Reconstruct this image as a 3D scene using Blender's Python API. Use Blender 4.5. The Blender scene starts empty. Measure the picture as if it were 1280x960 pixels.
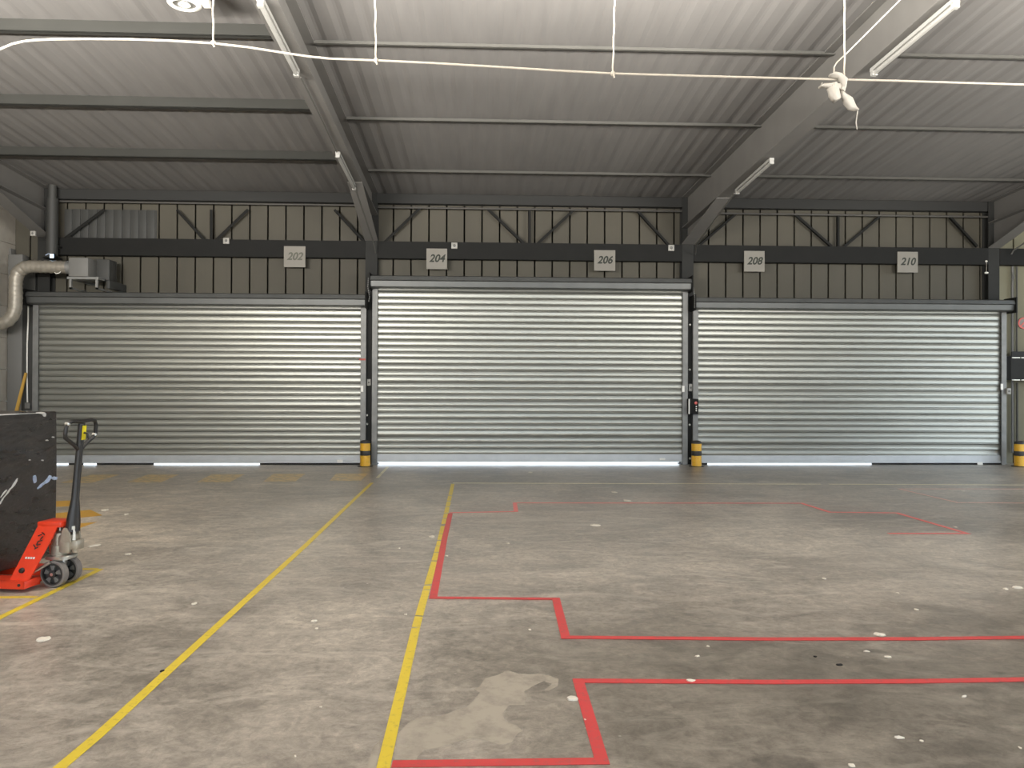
import bpy, bmesh, math, random
from mathutils import Vector, Matrix
random.seed(7)
UP = 1400.0
S = bpy.context.scene
COL = S.collection
PI = math.pi

# ------------------------------------------------------------------ camera
F = 961.0
CAM = Vector((0, 0, 1.5))
YAW, PITCH, ROLL = math.radians(2.35), math.atan(5 / F), math.radians(0.22)
fwd = Vector((math.sin(YAW) * math.cos(PITCH), math.cos(YAW) * math.cos(PITCH), math.sin(PITCH)))
right0 = Vector((math.cos(YAW), -math.sin(YAW), 0))
up0 = right0.cross(fwd)
rgt = right0 * math.cos(ROLL) + up0 * math.sin(ROLL)
upv = rgt.cross(fwd)
cd = bpy.data.cameras.new('camera')
cam = bpy.data.objects.new('camera', cd)
COL.objects.link(cam)
cd.sensor_width = 36.0
cd.lens = F / 1280 * 36.0
cd.clip_end = 400
m = Matrix((rgt, upv, -fwd)).transposed().to_4x4()
m.translation = CAM
cam.matrix_world = m
S.camera = cam

def ray(px, py):
    return fwd * F + rgt * (px - 640) - upv * (py - 480)
def PY(px, py, Y):
    d = ray(px, py); return CAM + d * ((Y - CAM.y) / d.y)
def PZ(px, py, z=0.0):
    d = ray(px, py); return CAM + d * ((z - CAM.z) / d.z)
def PX(px, py, X):
    d = ray(px, py); return CAM + d * ((X - CAM.x) / d.x)
SLOPE = 0.06
YW = 15.3
def PS(px, py, z0):            # on the plane z = z0 + SLOPE*(YW-Y), parallel to the roof
    d = ray(px, py)
    t = (z0 + SLOPE * (YW - CAM.y) - CAM.z) / (d.z + SLOPE * d.y)
    return CAM + d * t

# ------------------------------------------------------------------ materials
def lin(c):
    return tuple(((v / 255) / 12.92 if v / 255 <= 0.04045 else ((v / 255 + 0.055) / 1.055) ** 2.4) for v in c)
def mat(name, rgb, rough=0.6, metal=0.0, vary=0.0, scale=8.0, bump=0.0, bscale=40.0, coat=0.0, spec=0.5, emit=None, estr=0.0, stretch=(1, 1, 1), rvary=0.0):
    M = bpy.data.materials.new(name); M.use_nodes = True
    nt = M.node_tree; b = nt.nodes['Principled BSDF']
    c = lin(rgb)
    b.inputs['Base Color'].default_value = (*c, 1)
    b.inputs['Roughness'].default_value = rough
    b.inputs['Metallic'].default_value = metal
    b.inputs['Specular IOR Level'].default_value = spec
    if coat: b.inputs['Coat Weight'].default_value = coat
    if vary or bump or rvary:
        tc = nt.nodes.new('ShaderNodeTexCoord')
        mp = nt.nodes.new('ShaderNodeMapping'); mp.inputs['Scale'].default_value = stretch
        nt.links.new(tc.outputs['Object'], mp.inputs['Vector'])
    if vary or rvary:
        n = nt.nodes.new('ShaderNodeTexNoise'); n.inputs['Scale'].default_value = scale; n.inputs['Detail'].default_value = 6
        nt.links.new(mp.outputs[0], n.inputs['Vector'])
    if vary:
        r = nt.nodes.new('ShaderNodeValToRGB')
        r.color_ramp.elements[0].position = 0.3; r.color_ramp.elements[1].position = 0.7
        r.color_ramp.elements[0].color = (*[v * (1 - vary) for v in c], 1)
        r.color_ramp.elements[1].color = (*[min(1, v * (1 + vary)) for v in c], 1)
        nt.links.new(n.outputs['Fac'], r.inputs['Fac']); nt.links.new(r.outputs['Color'], b.inputs['Base Color'])
    if rvary:
        mr = nt.nodes.new('ShaderNodeMapRange')
        mr.inputs['To Min'].default_value = max(0.05, rough - rvary); mr.inputs['To Max'].default_value = rough + rvary
        nt.links.new(n.outputs['Fac'], mr.inputs['Value']); nt.links.new(mr.outputs[0], b.inputs['Roughness'])
    if bump:
        n2 = nt.nodes.new('ShaderNodeTexNoise'); n2.inputs['Scale'].default_value = bscale; n2.inputs['Detail'].default_value = 4
        nt.links.new(mp.outputs[0], n2.inputs['Vector'])
        bp = nt.nodes.new('ShaderNodeBump'); bp.inputs['Strength'].default_value = bump; bp.inputs['Distance'].default_value = 0.02
        nt.links.new(n2.outputs['Fac'], bp.inputs['Height']); nt.links.new(bp.outputs[0], b.inputs['Normal'])
    if emit:
        b.inputs['Emission Color'].default_value = (*lin(emit), 1); b.inputs['Emission Strength'].default_value = estr
    return M

def worn(name, rgb, under, wear=0.45, scale=14.0, rough=0.40):
    """painted / taped marking whose colour is scuffed away in patches of its own"""
    M = bpy.data.materials.new(name); M.use_nodes = True
    nt = M.node_tree; b = nt.nodes['Principled BSDF']; L = nt.links.new
    tc = nt.nodes.new('ShaderNodeTexCoord')
    n = nt.nodes.new('ShaderNodeTexNoise'); n.inputs['Scale'].default_value = scale; n.inputs['Detail'].default_value = 8; n.inputs['Roughness'].default_value = 0.7
    L(tc.outputs['Object'], n.inputs['Vector'])
    r = nt.nodes.new('ShaderNodeValToRGB')
    r.color_ramp.elements[0].position = wear - 0.08; r.color_ramp.elements[1].position = wear + 0.1
    r.color_ramp.elements[0].color = (*lin(under), 1); r.color_ramp.elements[1].color = (*lin(rgb), 1)
    L(n.outputs['Fac'], r.inputs['Fac']); L(r.outputs['Color'], b.inputs['Base Color'])
    b.inputs['Specular IOR Level'].default_value = 0.6
    b.inputs['Roughness'].default_value = rough
    return M

def floor_material():
    M = bpy.data.materials.new('worn_concrete'); M.use_nodes = True
    nt = M.node_tree; b = nt.nodes['Principled BSDF']; L = nt.links.new; N = nt.nodes.new
    tc = N('ShaderNodeTexCoord')
    def noise(scale, detail=6, rough=0.6, dist=0.0, sc=(1, 1, 1), rot=0):
        mp = N('ShaderNodeMapping'); mp.inputs['Scale'].default_value = sc; mp.inputs['Rotation'].default_value = (0, 0, rot)
        L(tc.outputs['Object'], mp.inputs['Vector'])
        n = N('ShaderNodeTexNoise'); n.inputs['Scale'].default_value = scale; n.inputs['Detail'].default_value = detail
        n.inputs['Roughness'].default_value = rough; n.inputs['Distortion'].default_value = dist
        L(mp.outputs[0], n.inputs['Vector']); return n
    def ramp(src, p0, c0, p1, c1):
        r = N('ShaderNodeValToRGB')
        r.color_ramp.elements[0].position = p0; r.color_ramp.elements[1].position = p1
        r.color_ramp.elements[0].color = (*c0, 1); r.color_ramp.elements[1].color = (*c1, 1)
        L(src, r.inputs['Fac']); return r
    def mixc(fac, a, bb, mode='MIX', f=None):
        x = N('ShaderNodeMix'); x.data_type = 'RGBA'; x.blend_type = mode
        if f is not None: x.inputs['Factor'].default_value = f
        else: L(fac, x.inputs['Factor'])
        for s, v in ((6, a), (7, bb)):
            if isinstance(v, tuple): x.inputs[s].default_value = (*v, 1)
            else: L(v, x.inputs[s])
        return x.outputs[2]
    big = noise(0.42, 7, 0.6, 0.8)
    base = ramp(big.outputs['Fac'], 0.34, FLOOR_A, 0.66, FLOOR_B)
    mid = noise(2.3, 9, 0.72, 1.2)
    midr = ramp(mid.outputs['Fac'], 0.34, (0.58, 0.57, 0.56), 0.68, (1.36, 1.35, 1.33))
    c = mixc(None, base.outputs[0], midr.outputs[0], 'MULTIPLY', 0.85)
    fine = noise(17, 10, 0.8, 0.5)
    finer = ramp(fine.outputs['Fac'], 0.35, (0.58, 0.58, 0.58), 0.65, (1.36, 1.36, 1.36))
    c = mixc(None, c, finer.outputs[0], 'MULTIPLY', 0.8)
    # scuffs and tyre sweeps, long in one direction
    sw = noise(2.2, 9, 0.74, 1.6, (0.6, 1.5, 1), 0.3)
    swr = ramp(sw.outputs['Fac'], 0.50, (0, 0, 0), 0.74, (0.8, 0.8, 0.8))
    c = mixc(swr.outputs[0], c, FLOOR_C)
    # dust specks
    sp = N('ShaderNodeTexVoronoi'); sp.inputs['Scale'].default_value = 7.0; sp.inputs['Randomness'].default_value = 1.0
    L(tc.outputs['Object'], sp.inputs['Vector'])
    spr = ramp(sp.outputs['Distance'], 0.04, (1, 1, 1), 0.07, (0, 0, 0))
    gate = noise(1.7, 3)
    gr = ramp(gate.outputs['Fac'], 0.5, (0, 0, 0), 0.6, (0.8, 0.8, 0.8))
    g = mixc(None, spr.outputs[0], gr.outputs[0], 'MULTIPLY', 1.0)
    c = mixc(g, c, (0.62, 0.59, 0.54))
    # oil marks
    oil = noise(1.1, 7, 0.65, 0.5)
    oilr = ramp(oil.outputs['Fac'], 0.62, (0, 0, 0), 0.78, (0.6, 0.6, 0.6))
    c = mixc(oilr.outputs[0], c, (0.07, 0.064, 0.056))
    # darker ground inside the red outlines, lighter lane at the left
    sx = N('ShaderNodeSeparateXYZ'); L(tc.outputs['Object'], sx.inputs[0])
    en = noise(0.7, 6, 0.65, 0.4)
    def math_(op, a, bb):
        x = N('ShaderNodeMath'); x.operation = op
        for k, v in ((0, a), (1, bb)):
            if isinstance(v, (int, float)): x.inputs[k].default_value = v
            else: L(v, x.inputs[k])
        return x.outputs[0]
    wob = math_('MULTIPLY', math_('SUBTRACT', en.outputs['Fac'], 0.5), 3.2)
    def band(src, lo, hi):
        r = N('ShaderNodeMapRange'); r.interpolation_type = 'SMOOTHSTEP'
        r.inputs['From Min'].default_value = lo; r.inputs['From Max'].default_value = hi
        L(src, r.inputs['Value']); return r.outputs[0]
    dx = band(math_('ADD', sx.outputs['X'], wob), TONE_X - 0.8, TONE_X + 1.0)
    dy = band(math_('ADD', sx.outputs['Y'], wob), TONE_Y + 0.9, TONE_Y - 0.9)
    c = mixc(math_('MULTIPLY', dx, dy), c, mixc(None, c, (0.58, 0.57, 0.56), 'MULTIPLY', 1.0))
    lx = band(math_('ADD', sx.outputs['X'], wob), TONE_X - 2.0, TONE_X - 4.0)
    c = mixc(lx, c, mixc(None, c, (1.34, 1.32, 1.29), 'MULTIPLY', 1.0))
    L(c, b.inputs['Base Color'])
    rr = ramp(mid.outputs['Fac'], 0.3, (0.28,) * 3, 0.75, (0.46,) * 3)
    L(rr.outputs[0], b.inputs['Roughness'])
    b.inputs['Specular IOR Level'].default_value = 0.6
    bp = N('ShaderNodeBump'); bp.inputs['Strength'].default_value = 0.12; bp.inputs['Distance'].default_value = 0.01
    L(fine.outputs['Fac'], bp.inputs['Height']); L(bp.outputs[0], b.inputs['Normal'])
    return M


TONE_X, TONE_Y = -0.1, 5.1
FLOOR_A = lin((138, 131, 122)); FLOOR_B = lin((182, 173, 161)); FLOOR_C = lin((202, 193, 180))
M = {}
M['floor'] = floor_material()
M['roof'] = mat('roof_sheet', (104, 102, 99), 0.85, 0.0, 0.07, 2.5, stretch=(3, 0.4, 1))
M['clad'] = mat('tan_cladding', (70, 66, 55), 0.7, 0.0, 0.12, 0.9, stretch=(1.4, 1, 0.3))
M['clad_dark'] = mat('dark_sheet', (56, 56, 53), 0.65, 0.0, 0.08, 2)
M['block'] = mat('blockwork', (156, 150, 139), 0.85, 0.0, 0.08, 6, 0.2, 60)
M['steel'] = mat('dark_steel', (26, 26, 24), 0.7, 0.0, 0.08, 4, spec=0.2)
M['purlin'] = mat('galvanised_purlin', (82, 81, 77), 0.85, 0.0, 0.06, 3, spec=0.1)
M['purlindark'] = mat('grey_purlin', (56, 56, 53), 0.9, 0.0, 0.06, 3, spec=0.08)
M['rafter'] = mat('rafter_paint', (94, 92, 88), 0.8, 0.0, 0.06, 3)
M['lampbody'] = mat('lamp_body', (150, 149, 144), 0.5)
M['pipedark'] = mat('pipe_paint', (50, 50, 47), 0.6)
M['sensor'] = mat('sensor_plastic', (150, 148, 141), 0.5)
M['chord'] = mat('chord_paint', (70, 68, 64), 0.6)
M['eaves'] = mat('eaves_paint', (38, 38, 36), 0.8)
M['column'] = mat('column_paint', (42, 42, 40), 0.7, 0.0, 0.08, 4, spec=0.2)
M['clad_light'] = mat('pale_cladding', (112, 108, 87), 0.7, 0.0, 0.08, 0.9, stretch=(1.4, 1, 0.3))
M['galv'] = mat('galvanised_rail', (124, 124, 121), 0.55, 0.4, 0.12, 7, 0.05, 60)
M['slat'] = mat('galvanised_slats', (160, 160, 152), 0.40, 0.8, 0.07, 1.3, stretch=(0.5, 1, 6), rvary=0.06)
M['casing'] = mat('casing_steel', (92, 93, 91), 0.45, 0.6, 0.08, 3)
M['alu'] = mat('bottom_bar', (188, 190, 190), 0.5, 0.5, 0.05, 5)
M['rubber'] = mat('black_rubber', (35, 35, 34), 0.8)
M['white'] = mat('white_plastic', (225, 223, 214), 0.45)
M['tube'] = mat('tube_diffuser', (150, 149, 144), 0.4)
M['led'] = mat('led_glow', (230, 245, 255), 0.3, emit=(190, 225, 255), estr=4.0)
M['sign'] = mat('sign_board', (122, 118, 109), 0.6, 0, 0.04, 8)
M['ink'] = mat('sign_ink', (38, 42, 34), 0.7)
M['inkglare'] = mat('sign_ink_glare', (84, 84, 74), 0.7)  # paler ink: light glare over the digits, put into the colour
M['yellow'] = worn('yellow_tape', (224, 198, 62), (176, 156, 80), 0.36, 26)
M['yellowfade'] = worn('faded_yellow_tape', (236, 226, 186), (196, 186, 160), 0.40, 22)
M['hatch'] = worn('worn_yellow_paint', (226, 196, 132), (172, 160, 138), 0.45, 9)
M['hatchbright'] = worn('yellow_paint', (222, 170, 60), (150, 125, 70), 0.3, 12)
M['red'] = worn('red_tape', (204, 68, 68), (168, 88, 84), 0.38, 25)
M['redfar'] = worn('scuffed_red_tape', (232, 112, 106), (200, 130, 122), 0.38, 25)
M['redfade'] = worn('faded_red_tape', (226, 176, 160), (184, 160, 146), 0.42, 25)
M['bolly'] = worn('bollard_yellow', (226, 172, 40), (120, 92, 40), 0.36, 16)
M['bollk'] = mat('bollard_black', (52, 50, 47), 0.6, 0, 0.2, 20)
M['jackred'] = mat('jack_red', (226, 62, 30), 0.38, 0, 0.05, 20, coat=0.2)
M['jackblk'] = mat('jack_black', (44, 42, 40), 0.4, 0, 0.05, 20)
M['cast'] = mat('cast_metal', (176, 168, 152), 0.42, 0.6, 0.12, 22, 0.1, 80)
M['bright'] = mat('bright_metal', (200, 198, 190), 0.28, 0.9)
M['tyre'] = mat('grey_tyre', (118, 112, 106), 0.7, 0, 0.1, 20)
M['wheeldark'] = mat('wheel_dark', (44, 42, 40), 0.6)
M['film'] = mat('black_stretch_film', (50, 45, 41), 0.30, 0, 0.25, 4, 0.9, 7, coat=0.25, rvary=0.12, stretch=(1, 1, 2.6))
M['filmw'] = mat('white_film_and_glint', (215, 212, 205), 0.4, 0, 0.1, 20)
M['filmb'] = mat('bluish_film_glint', (176, 190, 214), 0.3, 0, 0.2, 30)  # pale blue for highlights painted on the film; also the lamp lead
M['duct'] = mat('aluminium_duct', (142, 136, 124), 0.45, 0.35, 0.1, 14)
M['grey'] = mat('grey_box', (104, 103, 99), 0.6)
M['litter'] = mat('white_scrap', (226, 219, 204), 0.7, 0, 0.06, 30)
M['litterk'] = mat('black_scrap', (30, 28, 27), 0.8)
M['rope'] = mat('white_cord', (158, 151, 139), 0.7)
M['wood'] = mat('yellow_timber', (186, 146, 62), 0.65, 0, 0.12, 9, stretch=(1, 1, 0.2))
M['rag'] = mat('white_polythene', (158, 153, 144), 0.5, 0, 0.06, 16)
M['redsign'] = mat('red_print', (196, 92, 84), 0.6)
M['stain'] = worn('dried_spill', (164, 155, 141), (136, 128, 117), 0.42, 5.0, 0.7)
M['yellowlabel'] = mat('yellow_label', (240, 222, 40), 0.45)
M['ground'] = mat('yard_concrete', (190, 186, 178), 0.85, 0, 0.08, 0.6)
M['redband'] = mat('red_band', (170, 70, 58), 0.6)

# ------------------------------------------------------------------ mesh builder
class MB:
    def __init__(self): self.bm = bmesh.new()
    def _add(self, verts, faces):
        vs = [self.bm.verts.new(v) for v in verts]
        for f in faces:
            try: self.bm.faces.new([vs[i] for i in f])
            except ValueError: pass
        return vs
    def box(self, lo, hi, bev=0.0, mtx=None):
        t = bmesh.new()
        bmesh.ops.create_cube(t, size=1)
        c = [(a + b) / 2 for a, b in zip(lo, hi)]; s = [abs(b - a) for a, b in zip(lo, hi)]
        for v in t.verts: v.co = Vector((c[0] + v.co.x * s[0], c[1] + v.co.y * s[1], c[2] + v.co.z * s[2]))
        if bev: bmesh.ops.bevel(t, geom=list(t.edges), offset=min(bev, min(s) * 0.45), segments=2, profile=0.5, affect='EDGES')
        self.merge(t, mtx); return self
    def merge(self, t, mtx=None):
        if mtx is not None: bmesh.ops.transform(t, matrix=mtx, verts=t.verts)
        mp = {v: self.bm.verts.new(v.co) for v in t.verts}
        for f in t.faces:
            try: self.bm.faces.new([mp[v] for v in f.verts])
            except ValueError: pass
        t.free()
    def tube(self, pts, r, n=10, caps=True, closed=False):
        pts = [Vector(p) for p in pts]; rings = []; prev = None
        rs = r if isinstance(r, (list, tuple)) else [r] * len(pts)
        for i, p in enumerate(pts):
            if closed: d = pts[(i + 1) % len(pts)] - pts[i - 1]
            else: d = pts[min(i + 1, len(pts) - 1)] - pts[max(i - 1, 0)]
            d.normalize()
            if prev is None:
                a = Vector((0, 0, 1)) if abs(d.z) < 0.9 else Vector((1, 0, 0))
                u = d.cross(a).normalized()
            else:
                u = (prev - d * prev.dot(d)).normalized()
            prev = u; w = d.cross(u)
            rings.append([self.bm.verts.new(p + (u * math.cos(2 * PI * k / n) + w * math.sin(2 * PI * k / n)) * rs[i]) for k in range(n)])
        rng = range(len(rings)) if closed else range(len(rings) - 1)
        for i in rng:
            A, B = rings[i], rings[(i + 1) % len(rings)]
            for k in range(n): self.bm.faces.new((A[k], A[(k + 1) % n], B[(k + 1) % n], B[k]))
        if caps and not closed:
            self.bm.faces.new(rings[0][::-1]); self.bm.faces.new(rings[-1])
        return self
    def lathe(self, prof, c=(0, 0, 0), axis='Z', n=28, cap=True):
        c = Vector(c); rings = []
        def pos(r, h, a):
            x, y = r * math.cos(a), r * math.sin(a)
            return c + (Vector((x, y, h)) if axis == 'Z' else Vector((x, h, y)) if axis == 'Y' else Vector((h, x, y)))
        for r, h in prof:
            rings.append([self.bm.verts.new(pos(max(r, 1e-4), h, 2 * PI * k / n)) for k in range(n)])
        for A, B in zip(rings, rings[1:]):
            for k in range(n): self.bm.faces.new((A[k], A[(k + 1) % n], B[(k + 1) % n], B[k]))
        if cap:
            self.bm.faces.new(rings[0][::-1]); self.bm.faces.new(rings[-1])
        return self
    def prism(self, poly, vec):
        """closed polygon (3-D points) extruded along vec"""
        vec = Vector(vec); n = len(poly)
        a = [self.bm.verts.new(Vector(p)) for p in poly]; b = [self.bm.verts.new(Vector(p) + vec) for p in poly]
        self.bm.faces.new(a[::-1]); self.bm.faces.new(b)
        for i in range(n): self.bm.faces.new((a[i], a[(i + 1) % n], b[(i + 1) % n], b[i]))
        return self
    def sheet(self, rows):
        vs = [[self.bm.verts.new(Vector(p)) for p in r] for r in rows]
        for A, B in zip(vs, vs[1:]):
            for i in range(len(A) - 1): self.bm.faces.new((A[i], A[i + 1], B[i + 1], B[i]))
        return self
    def build(self, name, material, parent=None, origin=(0, 0, 0), smooth=True, angle=35):
        bm = self.bm
        o = Vector(origin)
        if o.length: bmesh.ops.translate(bm, verts=bm.verts, vec=-o)
        bmesh.ops.recalc_face_normals(bm, faces=bm.faces)
        me = bpy.data.meshes.new(name); bm.to_mesh(me); bm.free()
        me.materials.append(material)
        if smooth:
            me.shade_smooth()
            me.set_sharp_from_angle(angle=math.radians(angle))
        ob = bpy.data.objects.new(name, me); COL.objects.link(ob)
        if parent is not None: ob.parent = parent
        else: ob.location = o
        return ob

def tag(o, label, cat, group=None, kind=None):
    if label: o['label'] = label
    if cat: o['category'] = cat
    if group: o['group'] = group
    if kind: o['kind'] = kind
    return o
def empty(name, loc, label, cat, group=None, rz=0.0, kind=None):
    o = bpy.data.objects.new(name, None); COL.objects.link(o)
    o.empty_display_size = 0.2
    o.location = loc; o.rotation_euler = (0, 0, rz)
    return tag(o, label, cat, group, kind)
def struct(o):
    o['kind'] = 'structure'; return o
def copy_tree(o, parent=None):
    c = o.copy(); COL.objects.link(c)
    if parent is not None: c.parent = parent
    for ch in list(o.children): copy_tree(ch, c)
    return c

# ------------------------------------------------------------------ shell
XL, XR = -9.05, 13.2
YB = -9.0                      # open edge of the roof behind the viewer
ZR = 5.30                      # roof underside at the shutter wall
def zroof(Y, z0=ZR): return z0 + SLOPE * (YW - Y)

fl = MB().box((XL - 0.25, YB - 1.0, -0.2), (XR + 0.25, 15.42, 0.0)).build('floor', M['floor'], smooth=False); struct(fl)
g = MB().box((-70, -70, -0.6), (70, 80, -0.21)).build('ground', M['ground'], smooth=False); struct(g)

# roof: trapezoid sheet with ribs running down the slope
def roof():
    mb = MB(); p = 0.30; xs = []
    x = XL - 0.3
    while x < XR + 0.3:
        xs += [(x, 0), (x + 0.14, 0), (x + 0.205, 0.011), (x + 0.24, 0.011)]; x += p
    rows = [[(x, Y, zroof(Y) + d) for x, d in xs] for Y in (YB, 3.0, 9.0, 15.6)]
    mb.sheet(rows); mb.sheet([[(x, Y, z + 0.10) for x, Y, z in r] for r in rows])
    return mb.build('ceiling', M['roof'], smooth=False)
struct(roof())

# door data: px of guide outer edges, top of curtain px, left/right
C1, C2 = PY(464, 335, 15.08).x, PY(860, 335, 15.08).x
BAY = C2 - C1
C0, C3 = C1 - BAY, C2 + BAY
COLX = [C0, C1, C2, C3]
DOORS = []
for (xa, xb, ytop, ybox) in ((41, 457.5, 383, 367), (465, 859.5, 363, 347), (866, 1257.5, 389, 374)):
    xm = (xa + xb) / 2
    DOORS.append((PY(xa, 480, 15.0).x, PY(xb, 480, 15.0).x, PY(xm, ytop, 15.0).z, PY(xm, ybox, 14.9).z))

# back wall: cladding panels with narrow deep joints, above and beside the shutters
def clad_wall(xlo, xhi, name, m):
    mb = MB(); y = 15.30; joint = 0.028
    pitch = 0.351
    x0 = PY(152.5, 345, y).x
    k0 = math.floor((XL - x0) / pitch)
    edges = sorted(set([xlo, xhi] + [x0 + pitch * k for k in range(k0, k0 + 90) if xlo < x0 + pitch * k < xhi]))
    zt = ZR + 0.12
    for a, b in zip(edges, edges[1:]):
        mid = (a + b) / 2; z0 = 0.0
        for (dx0, dx1, zc, zb) in DOORS:
            if dx0 - 0.05 < mid < dx1 + 0.05: z0 = zc - 0.05
        # flat pan, with a low stiffening bead, then the joint groove
        mb.box((a + joint / 2, y, z0), (b - joint / 2, y + 0.05, zt), 0.006)
        mb.box((a - joint, y + 0.03, z0), (b + joint, y + 0.06, zt))
    return mb.build(name, M[m], smooth=False)
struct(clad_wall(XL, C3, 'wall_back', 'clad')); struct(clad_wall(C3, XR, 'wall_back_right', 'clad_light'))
# left side wall of coursed blockwork
mb = MB()
zc = 0.0
while zc < 6.6:
    mb.box((XL - 0.2, YB, zc), (XL, 15.36, min(zc + 0.60, 6.6)), 0.004); zc += 0.606
struct(mb.build('wall_left', M['block'], smooth=False))
mb = MB()
mb.box((XR, 13.6, 0), (XR + 0.2, 15.36, 5.5)); mb.box((XR, YB, 0), (XR + 0.2, 5.0, 6.0)); mb.box((XR, 5.0, 5.0), (XR + 0.2, 13.6, 5.35))
struct(mb.build('wall_right', M['clad'], smooth=False))

# ------------------------------------------------------------------ steel frame
def column(X, label, bolts=()):
    e = empty('steel_column', (X, 15.2, 0), label, 'column', 'steel columns between the shutters')
    mb = MB(); w = 0.115; y0, y1 = 15.09, 15.29; zt = zroof(15.2, ZR - 0.01)
    mb.box((X - w, y0, 0), (X + w, y0 + 0.016, zt)); mb.box((X - w, y1 - 0.016, 0), (X + w, y1, zt))
    mb.box((X - 0.008, y0 + 0.016, 0), (X + 0.008, y1 - 0.016, zt))
    mb.build('post', M['column'], e, e.location)
    MB().box((X - 0.14, 15.06, 0), (X + 0.14, 15.29, 0.018)).build('base_plate', M['column'], e, e.location)
    for (px, py) in bolts:
        p = PY(px, py, 15.085)
        MB().lathe([(0.0, -0.022), (0.014, -0.02), (0.022, -0.008), (0.022, 0.006)], p, 'Y', 12).build('bolt', M['white'], e, e.location)
    return e
column(C0, 'dark steel column at the left end of the shutter wall')
column(C1, 'dark steel column between the first and middle roller shutters', [(458.5, 519), (458.8, 530)])
column(C2, 'dark steel column between the middle and right roller shutters', [(862.5, 406), (862.3, 462), (862, 531), (862.5, 573)])
column(C3, 'dark steel column at the right end of the right roller shutter')

ZRB = 4.85
def rafter(X, label, skew=0.0, drop=0.0):
    e = empty('roof_rafter', (X, 15.1, zroof(15.1, ZRB - drop)), label, 'rafter', 'roof rafters')
    y0, y1 = YB + 0.1, 15.08
    w = 0.125
    xx = lambda Y: X + skew * (15.1 - Y)
    zb = lambda Y: zroof(Y, ZRB - drop); zt = lambda Y: zroof(Y, ZR - 0.004)
    mb = MB()
    for (hw, b0, t0) in ((w, lambda Y: zb(Y), lambda Y: zb(Y) + 0.016), (0.006, lambda Y: zb(Y) + 0.016, lambda Y: zt(Y) - 0.016), (w, lambda Y: zt(Y) - 0.016, zt)):
        mb.prism([(xx(Y) - hw, Y, f(Y)) for Y, f in ((y0, b0), (y1, b0), (y1, t0), (y0, t0))], (2 * hw, 0, 0))
    mb.build('beam', M['rafter'], e, e.location)
    # haunch deepening the rafter towards its column
    yh = 13.1; zc = 4.36
    mb = MB()
    mb.prism([(xx(yh) - 0.006, yh, zb(yh)), (X - 0.006, y1, zc + 0.02), (X - 0.006, y1, zb(y1))], (0.012, 0, 0))
    mb.prism([(xx(yh) - w, yh, zb(yh) - 0.014), (X - w, y1, zc), (X - w, y1, zc + 0.016), (xx(yh) - w, yh, zb(yh) - 0.001)], (2 * w, 0, 0))
    mb.build('haunch', M['rafter'], e, e.location)
    return e
rafter(C0, 'dark roof rafter along the left wall')
rafter(C1, 'dark roof rafter carrying lamps over the left column')
rafter(C2, 'dark roof rafter carrying lamps over the right column', 0.04, 0.18)
rafter(C3, 'dark roof rafter at the far right edge')

# purlins: shallow pale ones over the middle and right bays, deeper dark ones in the left bay
PURL = [13.75, 11.5, 9.28, 7.05, 4.8, 2.55, 0.3, -1.95, -4.2]
names = ['nearest the shutter wall', 'second out from the shutter wall', 'third out from the shutter wall']
for i, Y in enumerate(PURL):
    zt = zroof(Y, ZR) - 0.002; zb = zt - 0.055; t = 0.008
    mb = MB()
    mb.box((C1 + 0.13, Y - 0.004, zb), (XR - 0.01, Y + 0.004, zt)); mb.box((C1 + 0.13, Y - 0.05, zb), (XR - 0.01, Y + 0.004, zb + t), 0.002)
    o = mb.build('roof_purlin', M['purlin'], None, ((C1 + XR) / 2, Y, zb), smooth=False)
    tag(o, 'pale thin roof purlin over the middle and right bays, ' + (names[i] if i < 3 else 'beyond the visible ones'), 'purlin', 'pale roof purlins')
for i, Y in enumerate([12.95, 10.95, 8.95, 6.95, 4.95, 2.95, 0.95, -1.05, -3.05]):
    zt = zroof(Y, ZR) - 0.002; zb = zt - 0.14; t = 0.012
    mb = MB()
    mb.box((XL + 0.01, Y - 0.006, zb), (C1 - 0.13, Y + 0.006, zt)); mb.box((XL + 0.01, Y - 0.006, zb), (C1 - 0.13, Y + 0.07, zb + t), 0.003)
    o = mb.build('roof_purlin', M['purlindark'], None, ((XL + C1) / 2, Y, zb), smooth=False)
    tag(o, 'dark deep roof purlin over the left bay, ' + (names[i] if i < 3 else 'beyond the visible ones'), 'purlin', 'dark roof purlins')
# eaves beam
zt = zroof(15.2, ZR) - 0.004
o = MB().box((XL + 0.01, 15.13, PY(640, 256, 15.13).z), (XR - 0.01, 15.28, zt), 0.004).build('eaves_beam', M['eaves'], None, (2, 15.2, 5.1), smooth=False)
tag(o, 'dark eaves beam where the ceiling meets the shutter wall', 'beam')

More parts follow.
